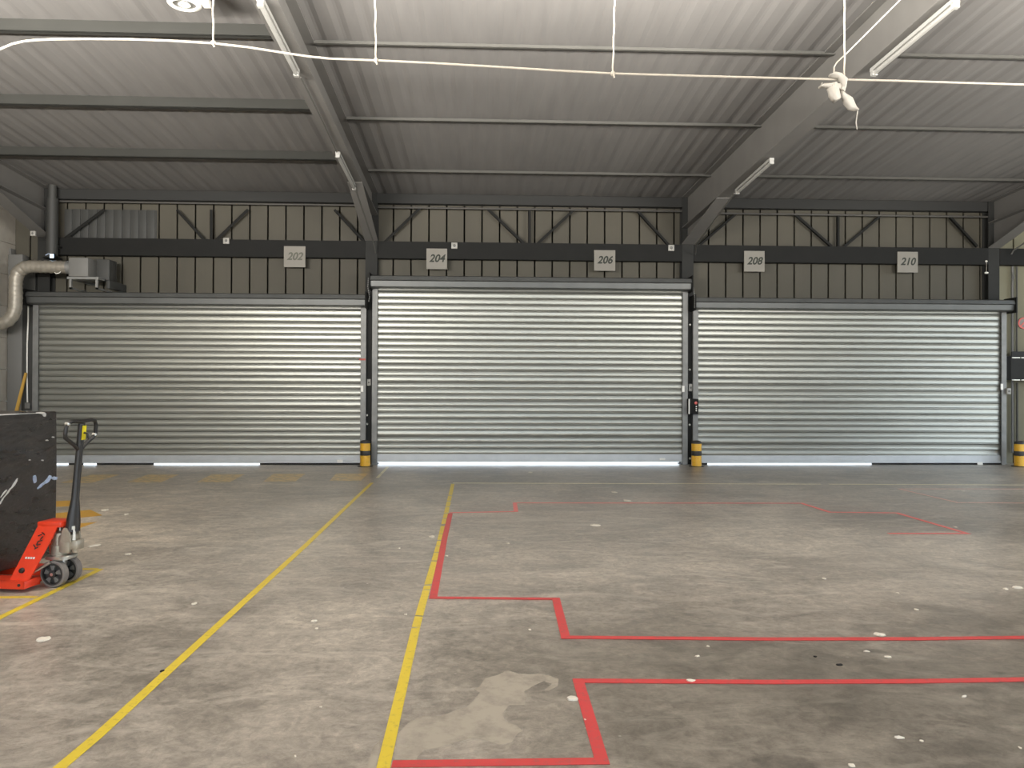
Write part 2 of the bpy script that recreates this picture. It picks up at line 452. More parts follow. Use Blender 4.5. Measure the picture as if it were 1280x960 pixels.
# wind girders above the shutters: top tube, heavy bottom chord, diagonals
def girder(xa, xb, ytop, ybot, webs, label, light=True):
    e = empty('lattice_girder', ((xa + xb) / 2, 15.15, PY(660, ybot[1], 15.1).z), label, 'girder', 'lattice girders over the shutters')
    zb0 = PY(660, ybot[1], 15.08).z; zb1 = PY(660, ybot[0], 15.08).z
    g0 = 0.118
    mb = MB()
    mb.box((xa + g0, 15.085, zb0), (xb - g0, 15.10, zb1)); mb.box((xa + g0, 15.10, zb1 - 0.014), (xb - g0, 15.24, zb1)); mb.box((xa + g0, 15.10, zb0), (xb - g0, 15.24, zb0 + 0.014))
    mb.build('bottom_chord', M['steel'], e, e.location, smooth=False)
    zt = PY(660, ytop, 15.12).z
    MB().tube([(xa + g0, 15.12, zt), (xb - g0, 15.12, zt)], 0.02, 8).build('top_chord', M['chord'], e, e.location)
    for (x0, y0, x1, y1) in webs:
        a = PY(x0, y0, 15.14); b = PY(x1, y1, 15.14)
        a.z = min(a.z, zt); b.z = max(b.z, zb1 - 0.02)
        d = (b - a).normalized(); n = Vector((0, 1, 0)); s = d.cross(n).normalized() * 0.026
        mb = MB(); mb.prism([a - s, a + s, b + s, b - s], (0, 0.007, 0))
        mb.prism([a - s, a - s * 0.72, b - s * 0.72, b - s], (0, 0.045, 0))
        mb.build('web_brace', M['steel'], e, e.location, smooth=False)
    return e
B = (303.5, 324.5)
girder(C0, C1, 259.5, B, [(221, 262, 256, 303), (310, 262, 269, 303), (418, 262, 456, 304), (264, 262, 264, 303), (130, 262, 80, 303)], 'lattice girder above the left roller shutter')
girder(C1, C2, 261.5, B, [(525, 260, 480, 304), (610, 260, 656, 306), (662, 260, 662, 306), (717, 260, 671, 306), (797, 260, 836, 306)], 'lattice girder above the middle roller shutter')
girder(C2, C3, 263.5, B, [(920, 262, 875, 306), (995, 260, 1040, 308), (1048, 260, 1048, 308), (1101, 260, 1056, 308), (1188, 264, 1222, 308)], 'lattice girder above the right roller shutter')
girder(C3, XR + 0.1, 263.5, B, [(1290, 262, 1330, 306)], 'dark girder end beyond the right column')

# dark sheet fixed over the first upper cladding bay
a = PY(81, 261, 15.27); b = PY(195, 306, 15.27)
mb = MB(); n = 11
for k in range(n):
    x0 = a.x + (b.x - a.x) * k / n; x1 = a.x + (b.x - a.x) * (k + 1) / n
    mb.box((x0, 15.262, b.z), (x1 - 0.02, 15.29, a.z - 0.005), 0.004); mb.box((x1 - 0.03, 15.28, b.z), (x1 + 0.005, 15.297, a.z - 0.005))
tag(mb.build('cladding_sheet', M['clad_dark'], None, (a.x, 15.28, b.z)), 'dark grey ribbed sheet behind the girder at the upper left corner', 'sheet')

# ------------------------------------------------------------------ roller shutters
def curtain(x0, x1, zb, zt, pitch):
    mb = MB(); rows = []
    n = int(round((zt - zb) / pitch)); p = (zt - zb) / n
    prof = [(0.0, 0.020), (0.05, 0.021), (0.10, 0.010), (0.15, 0.000), (0.25, 0.0015), (0.40, 0.0035), (0.55, 0.004), (0.70, 0.0015), (0.80, -0.003), (0.88, -0.010), (0.94, -0.0155), (0.97, -0.016), (0.99, -0.010)]
    for k in range(n):
        top = zt - k * p; tilt = random.uniform(-0.05, 0.05) + (0.10 if random.random() < 0.18 else 0)
        for t, d in prof:
            rows.append([(x, 15.03 + d + tilt * (0.5 - t) * p, top - t * p) for x in (x0, x0 + (x1 - x0) / 3, x0 + 2 * (x1 - x0) / 3, x1)])
    rows.append([(x, 15.042, zb) for x in (x0, x0 + (x1 - x0) / 3, x0 + 2 * (x1 - x0) / 3, x1)])
    back = [[(x, 15.055, z) for x in (x0, x1)] for z in (zb, zt)]
    mb.sheet(rows); mb.sheet(back)
    return mb

def shutter(i, D, label, seals, gap, end_cap):
    x0, x1, zc, zbx = D
    xm = (x0 + x1) / 2
    e = empty('door_%d' % i, (xm, 15.03, 0), label, 'roller shutter', None, 0, 'structure')
    o = e.location
    gw = 0.105
    zbar0, zbar1 = gap, gap + 0.15
    curtain(x0 + gw - 0.02, x1 - gw + 0.02, zbar1, zc + 0.05, 0.1165).build('slat_curtain', M['slat'], e, o, angle=50)
    mb = MB()
    mb.box((x0 + gw - 0.01, 15.015, zbar0), (x1 - gw + 0.01, 15.05, zbar1), 0.005)
    mb.box((x0 + gw - 0.01, 14.995, zbar0), (x1 - gw + 0.01, 15.03, zbar0 + 0.035), 0.005)
    mb.build('bottom_bar', M['alu'], e, o, smooth=False)
    for (pa, pb) in seals:
        MB().box((PY(pa, 580, 15.03).x, 15.02, 0.001), (PY(pb, 580, 15.03).x, 15.05, gap), 0.004).build('bottom_seal', M['rubber'], e, o, smooth=False)
    for (a, b) in ((x0, x0 + gw), (x1 - gw, x1)):
        mb = MB()
        mb.box((a, 14.98, 0), (b, 14.995, zc + 0.0), 0.003); mb.box((a, 14.98, 0), (b, 15.085, zc + 0.0)) if False else None
        s = a if a == x0 else b - 0.012
        mb.box((s, 14.995, 0), (s + 0.012, 15.085, zc))
        mb.box((a, 15.062, 0), (b, 15.085, zc))
        mb.build('guide_rail', M['galv'], e, o, smooth=False)
    # casing round the rolled-up curtain: folded steel, flat top lip, sloping face
    h = zbx - zc
    prof = [(15.08, zc + h), (14.80, zc + h), (14.76, zc + h * 0.93), (14.74, zc + h * 0.62), (14.775, zc + h * 0.55), (14.79, zc + h * 0.12), (14.83, zc + h * 0.02), (15.0, zc + 0.005), (15.08, zc + 0.005)]
    mb = MB(); mb.prism([(x0 - 0.01, y, z) for y, z in prof], (x1 - x0 + 0.02, 0, 0))
    mb.build('barrel_casing', M['casing'], e, o, angle=20)
    for xx in (x0 - 0.035, x1 + 0.011):
        MB().box((xx, 14.72, zc - 0.03), (xx + 0.024, 15.085, zc + h + 0.05), 0.004).build('end_plate', M['steel'], e, o, smooth=False)
    return e

d1 = shutter(1, DOORS[0], 'left grey steel roller shutter, closed, beside the pallet jack', [(48, 70), (86, 104), (121, 192), (325, 452)], 0.035, 0)
d2 = shutter(2, DOORS[1], 'tall middle grey steel roller shutter with daylight along its foot', [], 0.058, 0)
d3 = shutter(3, DOORS[2], 'right grey steel roller shutter under the 208 and 210 boards', [(872, 884), (1090, 1252)], 0.035, 1)
# stickers and bands on the shutters
def sticker(e, px, py, w, h, Y, name='sticker', m='white', lab=None):
    p = PY(px, py, Y)
    o = MB().box((p.x - w / 2, Y - 0.004, p.z - h / 2), (p.x + w / 2, Y, p.z + h / 2)).build(name, M[m], e, e.location, smooth=False)
    if lab: o['label'] = lab
sticker(d1, 425, 576.5, 0.11, 0.06, 14.993); sticker(d2, 828, 574.5, 0.11, 0.06, 15.012); sticker(d3, 1225, 579.5, 0.11, 0.055, 14.993)
sticker(d1, 452.5, 486, 0.05, 0.12, 14.978); sticker(d2, 854, 486, 0.05, 0.12, 14.978); sticker(d3, 1252.3, 483.5, 0.05, 0.12, 14.978)
sticker(d1, 453, 449.3, 0.12, 0.035, 14.977, 'marking_band', 'redband', 'thin red band across the right guide rail')

# ------------------------------------------------------------------ number boards
def text_mesh(body, size, shear=0.28):
    c = bpy.data.curves.new('lettering', 'FONT'); c.body = body; c.size = size; c.shear = shear
    c.align_x = 'CENTER'; c.align_y = 'CENTER'; c.extrude = 0.0015; c.offset = size * 0.026
    t = bpy.data.objects.new('lettering', c); COL.objects.link(t)
    dg = bpy.context.evaluated_depsgraph_get()
    me = bpy.data.meshes.new_from_object(t.evaluated_get(dg))
    bpy.data.objects.remove(t); bpy.data.curves.remove(c)
    return me
for (num, xa, xb, ya, yb, ty) in (('202', 355, 382, 308, 334, 321), ('204', 533, 559, 311, 336.5, 323.5), ('206', 742.5, 769, 313, 338.5, 325.5), ('208', 929.8, 955.5, 314, 339.5, 326.7), ('210', 1121.3, 1146.8, 315, 340.6, 327.5)):
    Y = 15.08
    a = PY(xa, yb, Y); b = PY(xb, ya, Y)
    p = PY((xa + xb) / 2, (ya + yb) / 2, Y)
    e = empty('number_sign', (p.x, Y, a.z), 'square grey board reading %s on the girder' % num, 'sign', 'door number boards')
    MB().box((a.x, Y - 0.018, a.z), (b.x, Y + 0.004, b.z), 0.003).build('board', M['sign'], e, e.location, smooth=False)
    me = text_mesh(num, 0.205)
    me.materials.clear(); me.materials.append(M['inkglare' if num == '202' else 'ink'])
    q = PY((xa + xb) / 2, ty, Y)
    me.transform(Matrix.Translation((q.x, Y - 0.0195, q.z)) @ Matrix.Rotation(PI / 2, 4, 'X') @ Matrix.Diagonal((0.96, 1, 1, 1)))
    me.transform(Matrix.Translation(-Vector(e.location)))
    o = bpy.data.objects.new('number', me); COL.objects.link(o); o.parent = e

# ------------------------------------------------------------------ small boxes on the girder
def small_box(px, py, w, h, Y, name, label, cat, m='sensor', dep=0.05, detail=True, group=None):
    p = PY(px, py, Y)
    e = empty(name, (p.x, Y, p.z), label, cat, group)
    MB().box((p.x - w / 2, Y - dep, p.z - h / 2), (p.x + w / 2, Y, p.z + h / 2), 0.008).build('housing', M[m], e, e.location)
    if detail:
        MB().lathe([(0.0, -dep - 0.014), (w * 0.18, -dep - 0.012), (w * 0.25, -dep + 0.001)], (p.x, Y, p.z), 'Y', 14).build('lens', M['grey'], e, e.location)
    return e
small_box(283.5, 301.5, 0.115, 0.115, 15.085, 'sensor_box', 'small white sensor box above the left shutter, left of 202', 'sensor', group='sensor boxes on the girders')
small_box(568, 307.5, 0.12, 0.12, 15.085, 'sensor_box', 'small white sensor box right of the 204 board', 'sensor', group='sensor boxes on the girders')
small_box(838.5, 310.3, 0.12, 0.12, 15.085, 'sensor_box', 'small white sensor box left of the right column', 'sensor', group='sensor boxes on the girders')
small_box(42.5, 292.3, 0.09, 0.09, 14.35, 'sensor_box', 'small white sensor box at the far upper left', 'sensor', group='sensor boxes on the girders')

# switches and control box on the columns
small_box(461.5, 478, 0.075, 0.13, 15.088, 'wall_switch', 'white key switch on the left column', 'switch', group='switches on the columns')
small_box(862.8, 484.5, 0.085, 0.15, 15.088, 'wall_switch', 'white key switch above the control box', 'switch', group='switches on the columns')
small_box(1259.3, 489, 0.08, 0.12, 14.97, 'wall_switch', 'white key switch beside the right shutter rail', 'switch', group='switches on the columns')
p = PY(865, 508, 14.975)
e = empty('control_box', (p.x, 14.975, p.z), 'grey shutter control box with red button on the right column', 'control box')
MB().box((p.x - 0.10, 14.87, p.z - 0.15), (p.x + 0.10, 14.975, p.z + 0.15), 0.008).build('housing', M['steel'], e, e.location)
MB().box((p.x - 0.098, 14.864, p.z - 0.148), (p.x - 0.075, 14.872, p.z + 0.148), 0.002).build('edge_trim', M['white'], e, e.location)
MB().lathe([(0, -0.02), (0.028, -0.018), (0.03, 0.0)], (p.x + 0.045, 14.872, p.z + 0.07), 'Y', 16).build('stop_button', M['redsign'], e, e.location)
for k in range(3):
    MB().lathe([(0, -0.012), (0.012, -0.01), (0.014, 0.0)], (p.x + 0.055, 14.872, p.z - 0.0 - 0.04 * k), 'Y', 12).build('push_button', M['white'], e, e.location)
MB().box((p.x - 0.06, 14.975, p.z - 0.1), (p.x + 0.06, 15.09, p.z + 0.1)).build('bracket', M['steel'], e, e.location)

# hand chains beside the barrel ends
def chain(pts, Y, label):
    mb = MB(); P = [PY(x, y, Y) for x, y in pts]
    dense = []
    for a, b in zip(P, P[1:]):
        n = max(2, int((b - a).length / 0.035))
        dense += [a.lerp(b, k / n) for k in range(n)]
    dense.append(P[-1])
    for k, c in enumerate(dense):
        t = bmesh.new()
        bmesh.ops.create_icosphere(t, subdivisions=1, radius=0.016)
        bmesh.ops.scale(t, vec=(0.75, 0.75, 1.35), verts=t.verts)
        bmesh.ops.translate(t, vec=c, verts=t.verts); mb.merge(t)
    o = mb.build('hoist_chain', M['galv'], None, P[0])
    tag(o, label, 'chain', 'shutter chains')
chain([(460.5, 348), (459.8, 358), (461.8, 371), (461, 376)], 14.74, 'short steel chain by the upper end of the left column')
chain([(865.5, 353), (866.5, 360), (868.5, 372), (868.2, 384)], 14.74, 'short steel chain by the upper end of the right column')
def conduit(pts, r, m, name, label, cat, boxes=(), group=None):
    e = empty(name, pts[0], label, cat, group)
    MB().tube(pts, r, 8).build('pipe', M[m], e, e.location)
    for b in boxes:
        MB().box((b.x - 0.055, b.y - 0.05, b.z - 0.06), (b.x + 0.055, b.y + 0.02, b.z + 0.06), 0.008).build('junction_box', M['grey'], e, e.location)
    return e

# ------------------------------------------------------------------ bollards
def bollard(p, label, h):
    e = empty('bollard', p, label, 'bollard', 'yellow and black bollards')
    r = 0.096
    prof = [(r, 0), (r, h * 0.40)]
    MB().lathe([(r, 0.006), (r, h * 0.42)], p, 'Z', 26, cap=False).build('lower_band', M['bolly'], e, e.location)
    MB().lathe([(r, h * 0.42), (r + 0.001, h * 0.425), (r + 0.001, h * 0.60), (r, h * 0.605)], p, 'Z', 26, cap=False).build('black_band', M['bollk'], e, e.location)
    MB().lathe([(r, h * 0.605), (r, h * 0.88)], p, 'Z', 26, cap=False).build('upper_band', M['bolly'], e, e.location)
    MB().lathe([(r, h * 0.88), (r * 0.97, h * 0.93), (r * 0.8, h * 0.975), (r * 0.45, h), (0.0, h * 1.005)], p, 'Z', 26, cap=False).build('cap', M['bollk'], e, e.location)
    MB().lathe([(r + 0.05, 0.0), (r + 0.05, 0.008), (r, 0.012)], p, 'Z', 26).build('base_flange', M['bollk'], e, e.location)
    return e
for (px, label) in ((456.5, 'yellow and black bollard at the foot of the left column'), (870.5, 'yellow and black bollard at the foot of the right column'), (1274.5, 'yellow and black bollard at the right edge past the shutters')):
    p = PZ(px, 583.0); bollard(Vector((p.x, p.y, 0)), label, 0.50)

# ------------------------------------------------------------------ floor markings
def strip(pts, width, z, name, label, cat, m, group=None, closed=False, thick=0.0015):
    P = [PZ(x, y, 0.0) if not isinstance(x, Vector) else x for x, y in pts]
    P = [Vector((p.x, p.y, 0)) for p in P]
    L, R = [], []
    for i, p in enumerate(P):
        d0 = (P[i] - P[i - 1]).normalized() if i else (P[1] - P[0]).normalized()
        d1 = (P[i + 1] - P[i]).normalized() if i < len(P) - 1 else d0
        t = (d0 + d1)
        t = t.normalized() if t.length > 1e-4 else d0
        n = Vector((-t.y, t.x, 0)); s = width / 2 / max(0.35, n.dot(Vector((-d0.y, d0.x, 0))))
        L.append(p + n * s); R.append(p - n * s)
    mb = MB()
    top = [[(v.x, v.y, z) for v in L], [(v.x, v.y, z) for v in R]]
    low = [[(v.x, v.y, z - thick) for v in L], [(v.x, v.y, z - thick) for v in R]]
    mb.sheet(top); mb.sheet(low); mb.sheet([top[0], low[0]]); mb.sheet([top[1], low[1]])
    c = sum(P, Vector()) / len(P)
    o = mb.build(name, M[m], None, (c.x, c.y, z - thick), smooth=False)
    return tag(o, label, cat, group)
def patch(pts, z, name, label, cat, m, group=None, thick=0.001):
    P = [PZ(x, y, 0.0) for x, y in pts]
    c = sum(P, Vector()) / len(P)
    o = MB().prism([(p.x, p.y, z - thick) for p in P], (0, 0, thick)).build(name, M[m], None, (c.x, c.y, z - thick), smooth=False)
    return tag(o, label, cat, group)
TW = 0.053
strip([(46, 984), (122, 920), (254, 799), (384, 680), (465, 603.5)], TW, 0.002, 'floor_tape', 'long yellow floor line running diagonally to the left bollard', 'floor line', 'yellow')
strip([(471.5, 597.5), (476, 592.8)], TW, 0.002, 'floor_tape', 'shorter, nearer pale dash past the end of the long diagonal line', 'floor line', 'yellowfade')
strip([(476.8, 592), (484.5, 583.8)], TW, 0.002, 'floor_tape', 'farther pale dash past the end of the long diagonal line, touching the shutter', 'floor line', 'yellowfade')
def cracked_line(ctrl, cuts, width, z, label):
    def xat(y):
        for (x0, y0), (x1, y1) in zip(ctrl, ctrl[1:]):
            if y1 <= y <= y0: return x0 + (x1 - x0) * (y - y0) / (y1 - y0)
    mb = MB(); cuts = sorted(cuts, reverse=True); y = ctrl[0][1]; segs = []
    for hi, lo in [(b, a) for a, b in cuts] + [(ctrl[-1][1], None)]:
        segs.append((y, hi)); y = lo
    acc = Vector(); n = 0
    for ya, yb in segs:
        ys = [ya] + [q for _, q in ctrl if yb < q < ya] + [yb]
        P = [PZ(xat(q), q) for q in ys]
        d = (P[-1] - P[0]).normalized(); nn = Vector((-d.y, d.x, 0)) * width / 2
        ja, jb_ = random.uniform(-0.008, 0.008), random.uniform(-0.008, 0.008)
        Lp = [p + nn for p in P]; Rp = [p - nn for p in P]
        Lp[0] += d * ja; Rp[0] -= d * ja; Lp[-1] += d * jb_; Rp[-1] -= d * jb_
        top = [[(v.x, v.y, z) for v in Lp], [(v.x, v.y, z) for v in Rp]]; low = [[(v.x, v.y, z - 0.0015) for v in r] for r in (Lp, Rp)]
        mb.sheet(top); mb.sheet(low); mb.sheet([top[0], low[0]]); mb.sheet([top[1], low[1]])
        for p in P: acc += p; n += 1
    c = acc / n
    return tag(mb.build('floor_tape', M['yellow'], None, (c.x, c.y, z - 0.0015), smooth=False), label, 'floor line')
cracked_line([(472, 990), (479, 960), (521, 780), (549, 680), (566, 605)],
             [(730.6, 732.4), (737, 738), (769.4, 770.8), (784, 785), (700.6, 702), (690, 691), (682, 682.8), (675, 676.4), (667, 667.8), (655, 657.6), (648, 648.8), (641, 642), (633, 633.8), (626, 627), (619, 619.8)],
             TW, 0.002, 'yellow cracked floor line along the left side of the red outlines')
strip([(566, 603.8), (800, 604.5), (1026, 605.2)], 0.05, 0.0018, 'floor_tape', 'faded pale line across the floor before the middle shutter', 'floor line', 'yellowfade')
strip([(1036, 605.2), (1160, 605.7), (1290, 606.2)], 0.05, 0.0018, 'floor_tape', 'faded pale line across the floor before the right shutter', 'floor line', 'yellowfade')
strip([(1290, 611.2), (1124, 611.2), (1197, 628.3), (1290, 629)], 0.045, 0.0022, 'floor_tape', 'faded pale angled outline at the right before the shutter', 'floor line', 'redfade')
strip([(562, 641), (645, 639.5), (643.5, 628.7), (1002, 629.2), (1037, 640.3), (1121, 641.3), (1209, 667), (1110, 667)], 0.055, 0.0026, 'floor_tape', 'far thin red outline with a pointed right end', 'floor line', 'redfar')
strip([(563, 642), (556, 672), (541.5, 747.5), (695, 749), (707, 797), (960, 799.3), (1150, 799), (1300, 797)], 0.056, 0.0035, 'floor_tape', 'red stepped line from the yellow line across to the right edge', 'floor line', 'red')
strip([(1300, 849.5), (1150, 852), (960, 853), (723, 851.5), (752.5, 952), (490, 955.5)], 0.056, 0.0032, 'floor_tape', 'nearest red line, turning at bottom centre', 'floor line', 'red')
strip([(-30, 789), (0, 772), (125.5, 711.5)], 0.05, 0.002, 'floor_tape', 'yellow floor line passing the pallet jack wheels', 'floor line', 'yellow')
strip([(96, 711.3), (122, 711.3)], 0.05, 0.0015, 'floor_tape', 'short yellow line right behind the pallet jack wheels', 'floor line', 'yellow')
strip([(-30, 747), (46, 746.3)], 0.05, 0.0015, 'floor_tape', 'short yellow line in front of the pallet jack forks', 'floor line', 'yellow')
HG = 'worn yellow hatch blocks before the left shutter'
for pts, lab in (([(115, 593.3), (150, 593.3), (115, 603.6), (75, 603.6)], 'most worn yellow floor hatch block, behind the pallet jack handle'),
                 ([(185, 593.2), (224, 593.2), (201, 603), (159, 603)], 'worn yellow floor hatch block second from the left'),
                 ([(265, 592.9), (306, 592.9), (287, 602.8), (246, 602.8)], 'yellow floor hatch block in the middle of the row of five'),
                 ([(342, 592.2), (382, 592.2), (369, 602), (329, 602)], 'yellow floor hatch block second from the left bollard'),
                 ([(420, 592), (460, 592), (451, 601), (412, 601)], 'yellow floor hatch block nearest the left bollard')):
    patch(pts, 0.0018, 'hatch_marking', lab, 'floor marking', 'hatch', HG)
HG2 = 'bright yellow hatch stripes behind the pallet jack'
patch([(30, 628), (88.5, 625.8), (96, 632.3), (30, 636)], 0.0018, 'hatch_marking', 'farthest bright yellow stripe behind the pallet jack', 'floor marking', 'hatchbright', HG2)
patch([(30, 646), (112.7, 637.2), (128, 644.3), (30, 655)], 0.0018, 'hatch_marking', 'pointed middle bright yellow stripe behind the pallet jack', 'floor marking', 'hatchbright', HG2)
patch([(60, 658), (121.5, 652.5), (98, 660.7), (60, 672)], 0.0018, 'hatch_marking', 'nearest bright yellow stripe, right of the jack handle', 'floor marking', 'hatchbright', HG2)

# dried spill, an outline of its own lying beside the yellow line
spill = [(493, 950), (497, 918), (510, 904), (528, 895), (550, 895), (562, 891), (583, 884), (592, 876), (600, 866), (592, 862), (600, 858), (606, 848), (622, 844), (634, 838), (648, 842), (662, 843), (674, 842), (688, 845), (698, 849), (697, 858), (686, 864), (680, 863), (690, 855), (680, 852), (668, 857), (655, 865), (658, 872), (655, 882), (636, 882), (628, 893), (632, 902), (644, 906), (654, 914), (646, 918), (640, 928), (624, 931), (606, 925), (590, 922), (566, 929), (548, 935), (530, 937), (520, 950)]
patch(spill, 0.0008, 'floor_stain', 'pale dried spill on the concrete beside the near red line', 'stain', 'stain', thick=0.0006)
patch([(458, 960), (466, 935), (476, 924), (474, 945), (468, 962)], 0.0008, 'floor_stain', 'small pale stain on the left of the yellow line at the bottom', 'stain', 'stain', thick=0.0006)

# ------------------------------------------------------------------ litter
def scrap(px, py, w, h, label, m='litter', name='litter_scrap', cat='scrap'):
    c = PZ(px, py); sx = w / 2 * c.y / F; sy = h / 2 * c.y * c.y / (F * 1.5)
    sy = min(sy, sx * 1.6)
    rot = random.uniform(-0.35, 0.35); n = 9
    ring = []
    for k in range(n):
        a = 2 * PI * k / n; r = random.uniform(0.72, 1.1)
        x, y = sx * r * math.cos(a), sy * r * math.sin(a)
        ring.append((x * math.cos(rot) - y * math.sin(rot), x * math.sin(rot) + y * math.cos(rot)))
    mb = MB(); hgt = min(0.012, sx * 0.35)
    bot = [mb.bm.verts.new((c.x + x, c.y + y, 0.0005)) for x, y in ring]
    top = [mb.bm.verts.new((c.x + x * 0.93, c.y + y * 0.93, 0.002 + hgt * random.uniform(0.1, 0.7))) for x, y in ring]
    mid = mb.bm.verts.new((c.x, c.y, 0.002 + hgt))
    mb.bm.faces.new(bot[::-1])
    for k in range(n):
        j = (k + 1) % n
        mb.bm.faces.new((bot[k], bot[j], top[j], top[k])); mb.bm.faces.new((top[k], top[j], mid))
    o = mb.build(name, M[m], None, (c.x, c.y, 0.0), angle=20)
    return tag(o, label, cat, 'litter on the floor')
SC = [(55, 799, 18, 6, 'crumpled white paper scrap on the floor at the left, below the jack'),
 (243, 755, 7, 3, 'small white scrap left of the long diagonal yellow line'),
 (118, 682, 11, 4, 'white scrap just right of the jack pump'),
 (160, 693, 8, 2, 'thin white scrap right of the jack wheels'),
 (131, 637.5, 9, 2, 'flat pale scrap beyond the pointed yellow stripe'),
 (158, 643, 6, 2, 'tiny pale scrap second beyond the yellow stripes'),
 (540, 671, 8, 2.5, 'white scrap left of the yellow line at the red corner'),
 (499, 685.5, 4, 2, 'tiny white scrap between the two yellow lines'),
 (744, 656.8, 13, 2, 'flat white scrap inside the far red outline'),
 (768, 615.5, 9, 1.8, 'pale scrap between the pale line and the red outline'),
 (784, 626, 10, 2, 'pale scrap touching the far red line'),
 (663, 590.5, 7, 2, 'pale scrap close to the middle shutter'),
 (558, 695, 5, 2.5, 'tiny white scrap just inside the red corner'),
 (635, 679.5, 4, 2, 'tiny white scrap in the middle of the floor'),
 (716, 873.5, 16, 6, 'leaf-shaped cream scrap left of the near red tape'),
 (731.5, 900, 4, 3, 'small cream scrap on the near slanting red tape'),
 (863, 851.3, 14, 4, 'cream scrap lying on the near red line'),
 (885, 808, 4, 2.5, 'tiny white scrap below the second red line'),
 (872, 820.5, 8, 1.5, 'thin white splinter between the two red lines'),
 (1099, 793.5, 13, 5, 'bent white scrap touching the second red line'),
 (1110, 821.5, 9, 2, 'white sliver between the red lines at the right'),
 (1083, 814.5, 8, 1.6, 'thin white sliver between the red lines, left of the other white sliver'),
 (1122, 741.5, 4, 2.5, 'tiny white scrap on the open floor at the right'),
 (1030, 723.5, 5, 2, 'small white scrap right of centre floor'),
 (1273, 735, 15, 3, 'long white scrap at the right edge of the floor'),
 (1257, 736.5, 9, 1.8, 'short white scrap beside the long one at the right edge'),
 (1205, 871, 10, 2, 'pale sliver below the near red line at the right'),
 (1124, 922.5, 14, 3, 'pale flat scrap at the lower right'),
 (1152, 926.5, 5, 3, 'tiny white scrap at the lower right beside the flat one'),
 (1064, 957, 10, 5, 'white scrap at the bottom edge right of centre'),
 (1275, 935, 4, 3, 'tiny white scrap at the lower right edge'),
 (1145, 762, 6, 2, 'tiny pale scrap above the second red line'),
 (393, 776.5, 9, 2, 'thin white sliver between the yellow lines'),
 (395.5, 785.8, 5, 2, 'tiny white dot below the sliver between the yellow lines'),
 (507, 768.3, 5, 1.6, 'tiny white sliver left of the second yellow line'),
 (662, 787.3, 4, 2.5, 'tiny white scrap left of the red step'),
 (1204, 614, 4, 2.6, 'white dot between the pale lines at the far right'),
 (1194, 659, 5, 2, 'pale dot near the pointed red end'),
 (401, 884, 4, 2, 'tiny white dot left of the lower yellow line'),
 (369, 945.5, 3.5, 2.5, 'tiny white dot at the bottom between the yellow lines')]
for a in SC: scrap(*a)
scrap(1049, 831.5, 9, 3, 'black scrap between the two red lines', 'litterk')
scrap(1019, 821, 5, 2, 'tiny black speck between the two red lines', 'litterk')
scrap(203, 839, 6, 3, 'black chip on the long yellow line', 'litterk')

# ------------------------------------------------------------------ pallet jack
JA = -math.atan2(0.15, 0.99)
JP = Vector((-3.163, 5.965, 0))
J = empty('pallet_jack', JP, 'red hand pallet jack with black tiller under the wrapped load', 'pallet jack', None, JA)
def jb(mb, name, m, parent=J, **k): return mb.build(name, M[m], parent, **k)
for s in (-1, 1):
    mb = MB()
    y0, y1 = sorted((s * 0.115, s * 0.272))
    # inverted channel fork with tapered tip
    mb.prism([(-0.09, y0, 0.078), (-0.09, y0, 0.086), (-1.12, y0, 0.086), (-1.28, y0 + 0.03, 0.070), (-1.28, y0 + 0.03, 0.062), (-1.12, y0, 0.078)], (0, y1 - y0, 0))
    for yy in (y0, y1 - 0.008):
        mb.prism([(-0.09, yy, 0.082), (-1.12, yy, 0.082), (-1.26, yy, 0.066), (-1.2, yy, 0.04), (-0.9, yy, 0.03), (-0.09, yy, 0.028)], (0, 0.008, 0))
    mb.box((-0.105, y0, 0.03), (-0.085, y1, 0.084), 0.003)
    f = jb(mb, 'fork', 'jackred')
    mb = MB(); mb.lathe([(0.036, -0.05), (0.041, -0.045), (0.041, 0.045), (0.036, 0.05)], (-1.02, s * 0.193, 0.042), 'Y', 20)
    jb(mb, 'load_roller', 'wheeldark')
    MB().lathe([(0.0, -0.006), (0.011, -0.005), (0.011, 0.0)], (-0.13, s * 0.272 + (0 if s < 0 else 0.006), 0.058), 'Y', 10).build('fork_bolt', M['jackblk'], f)
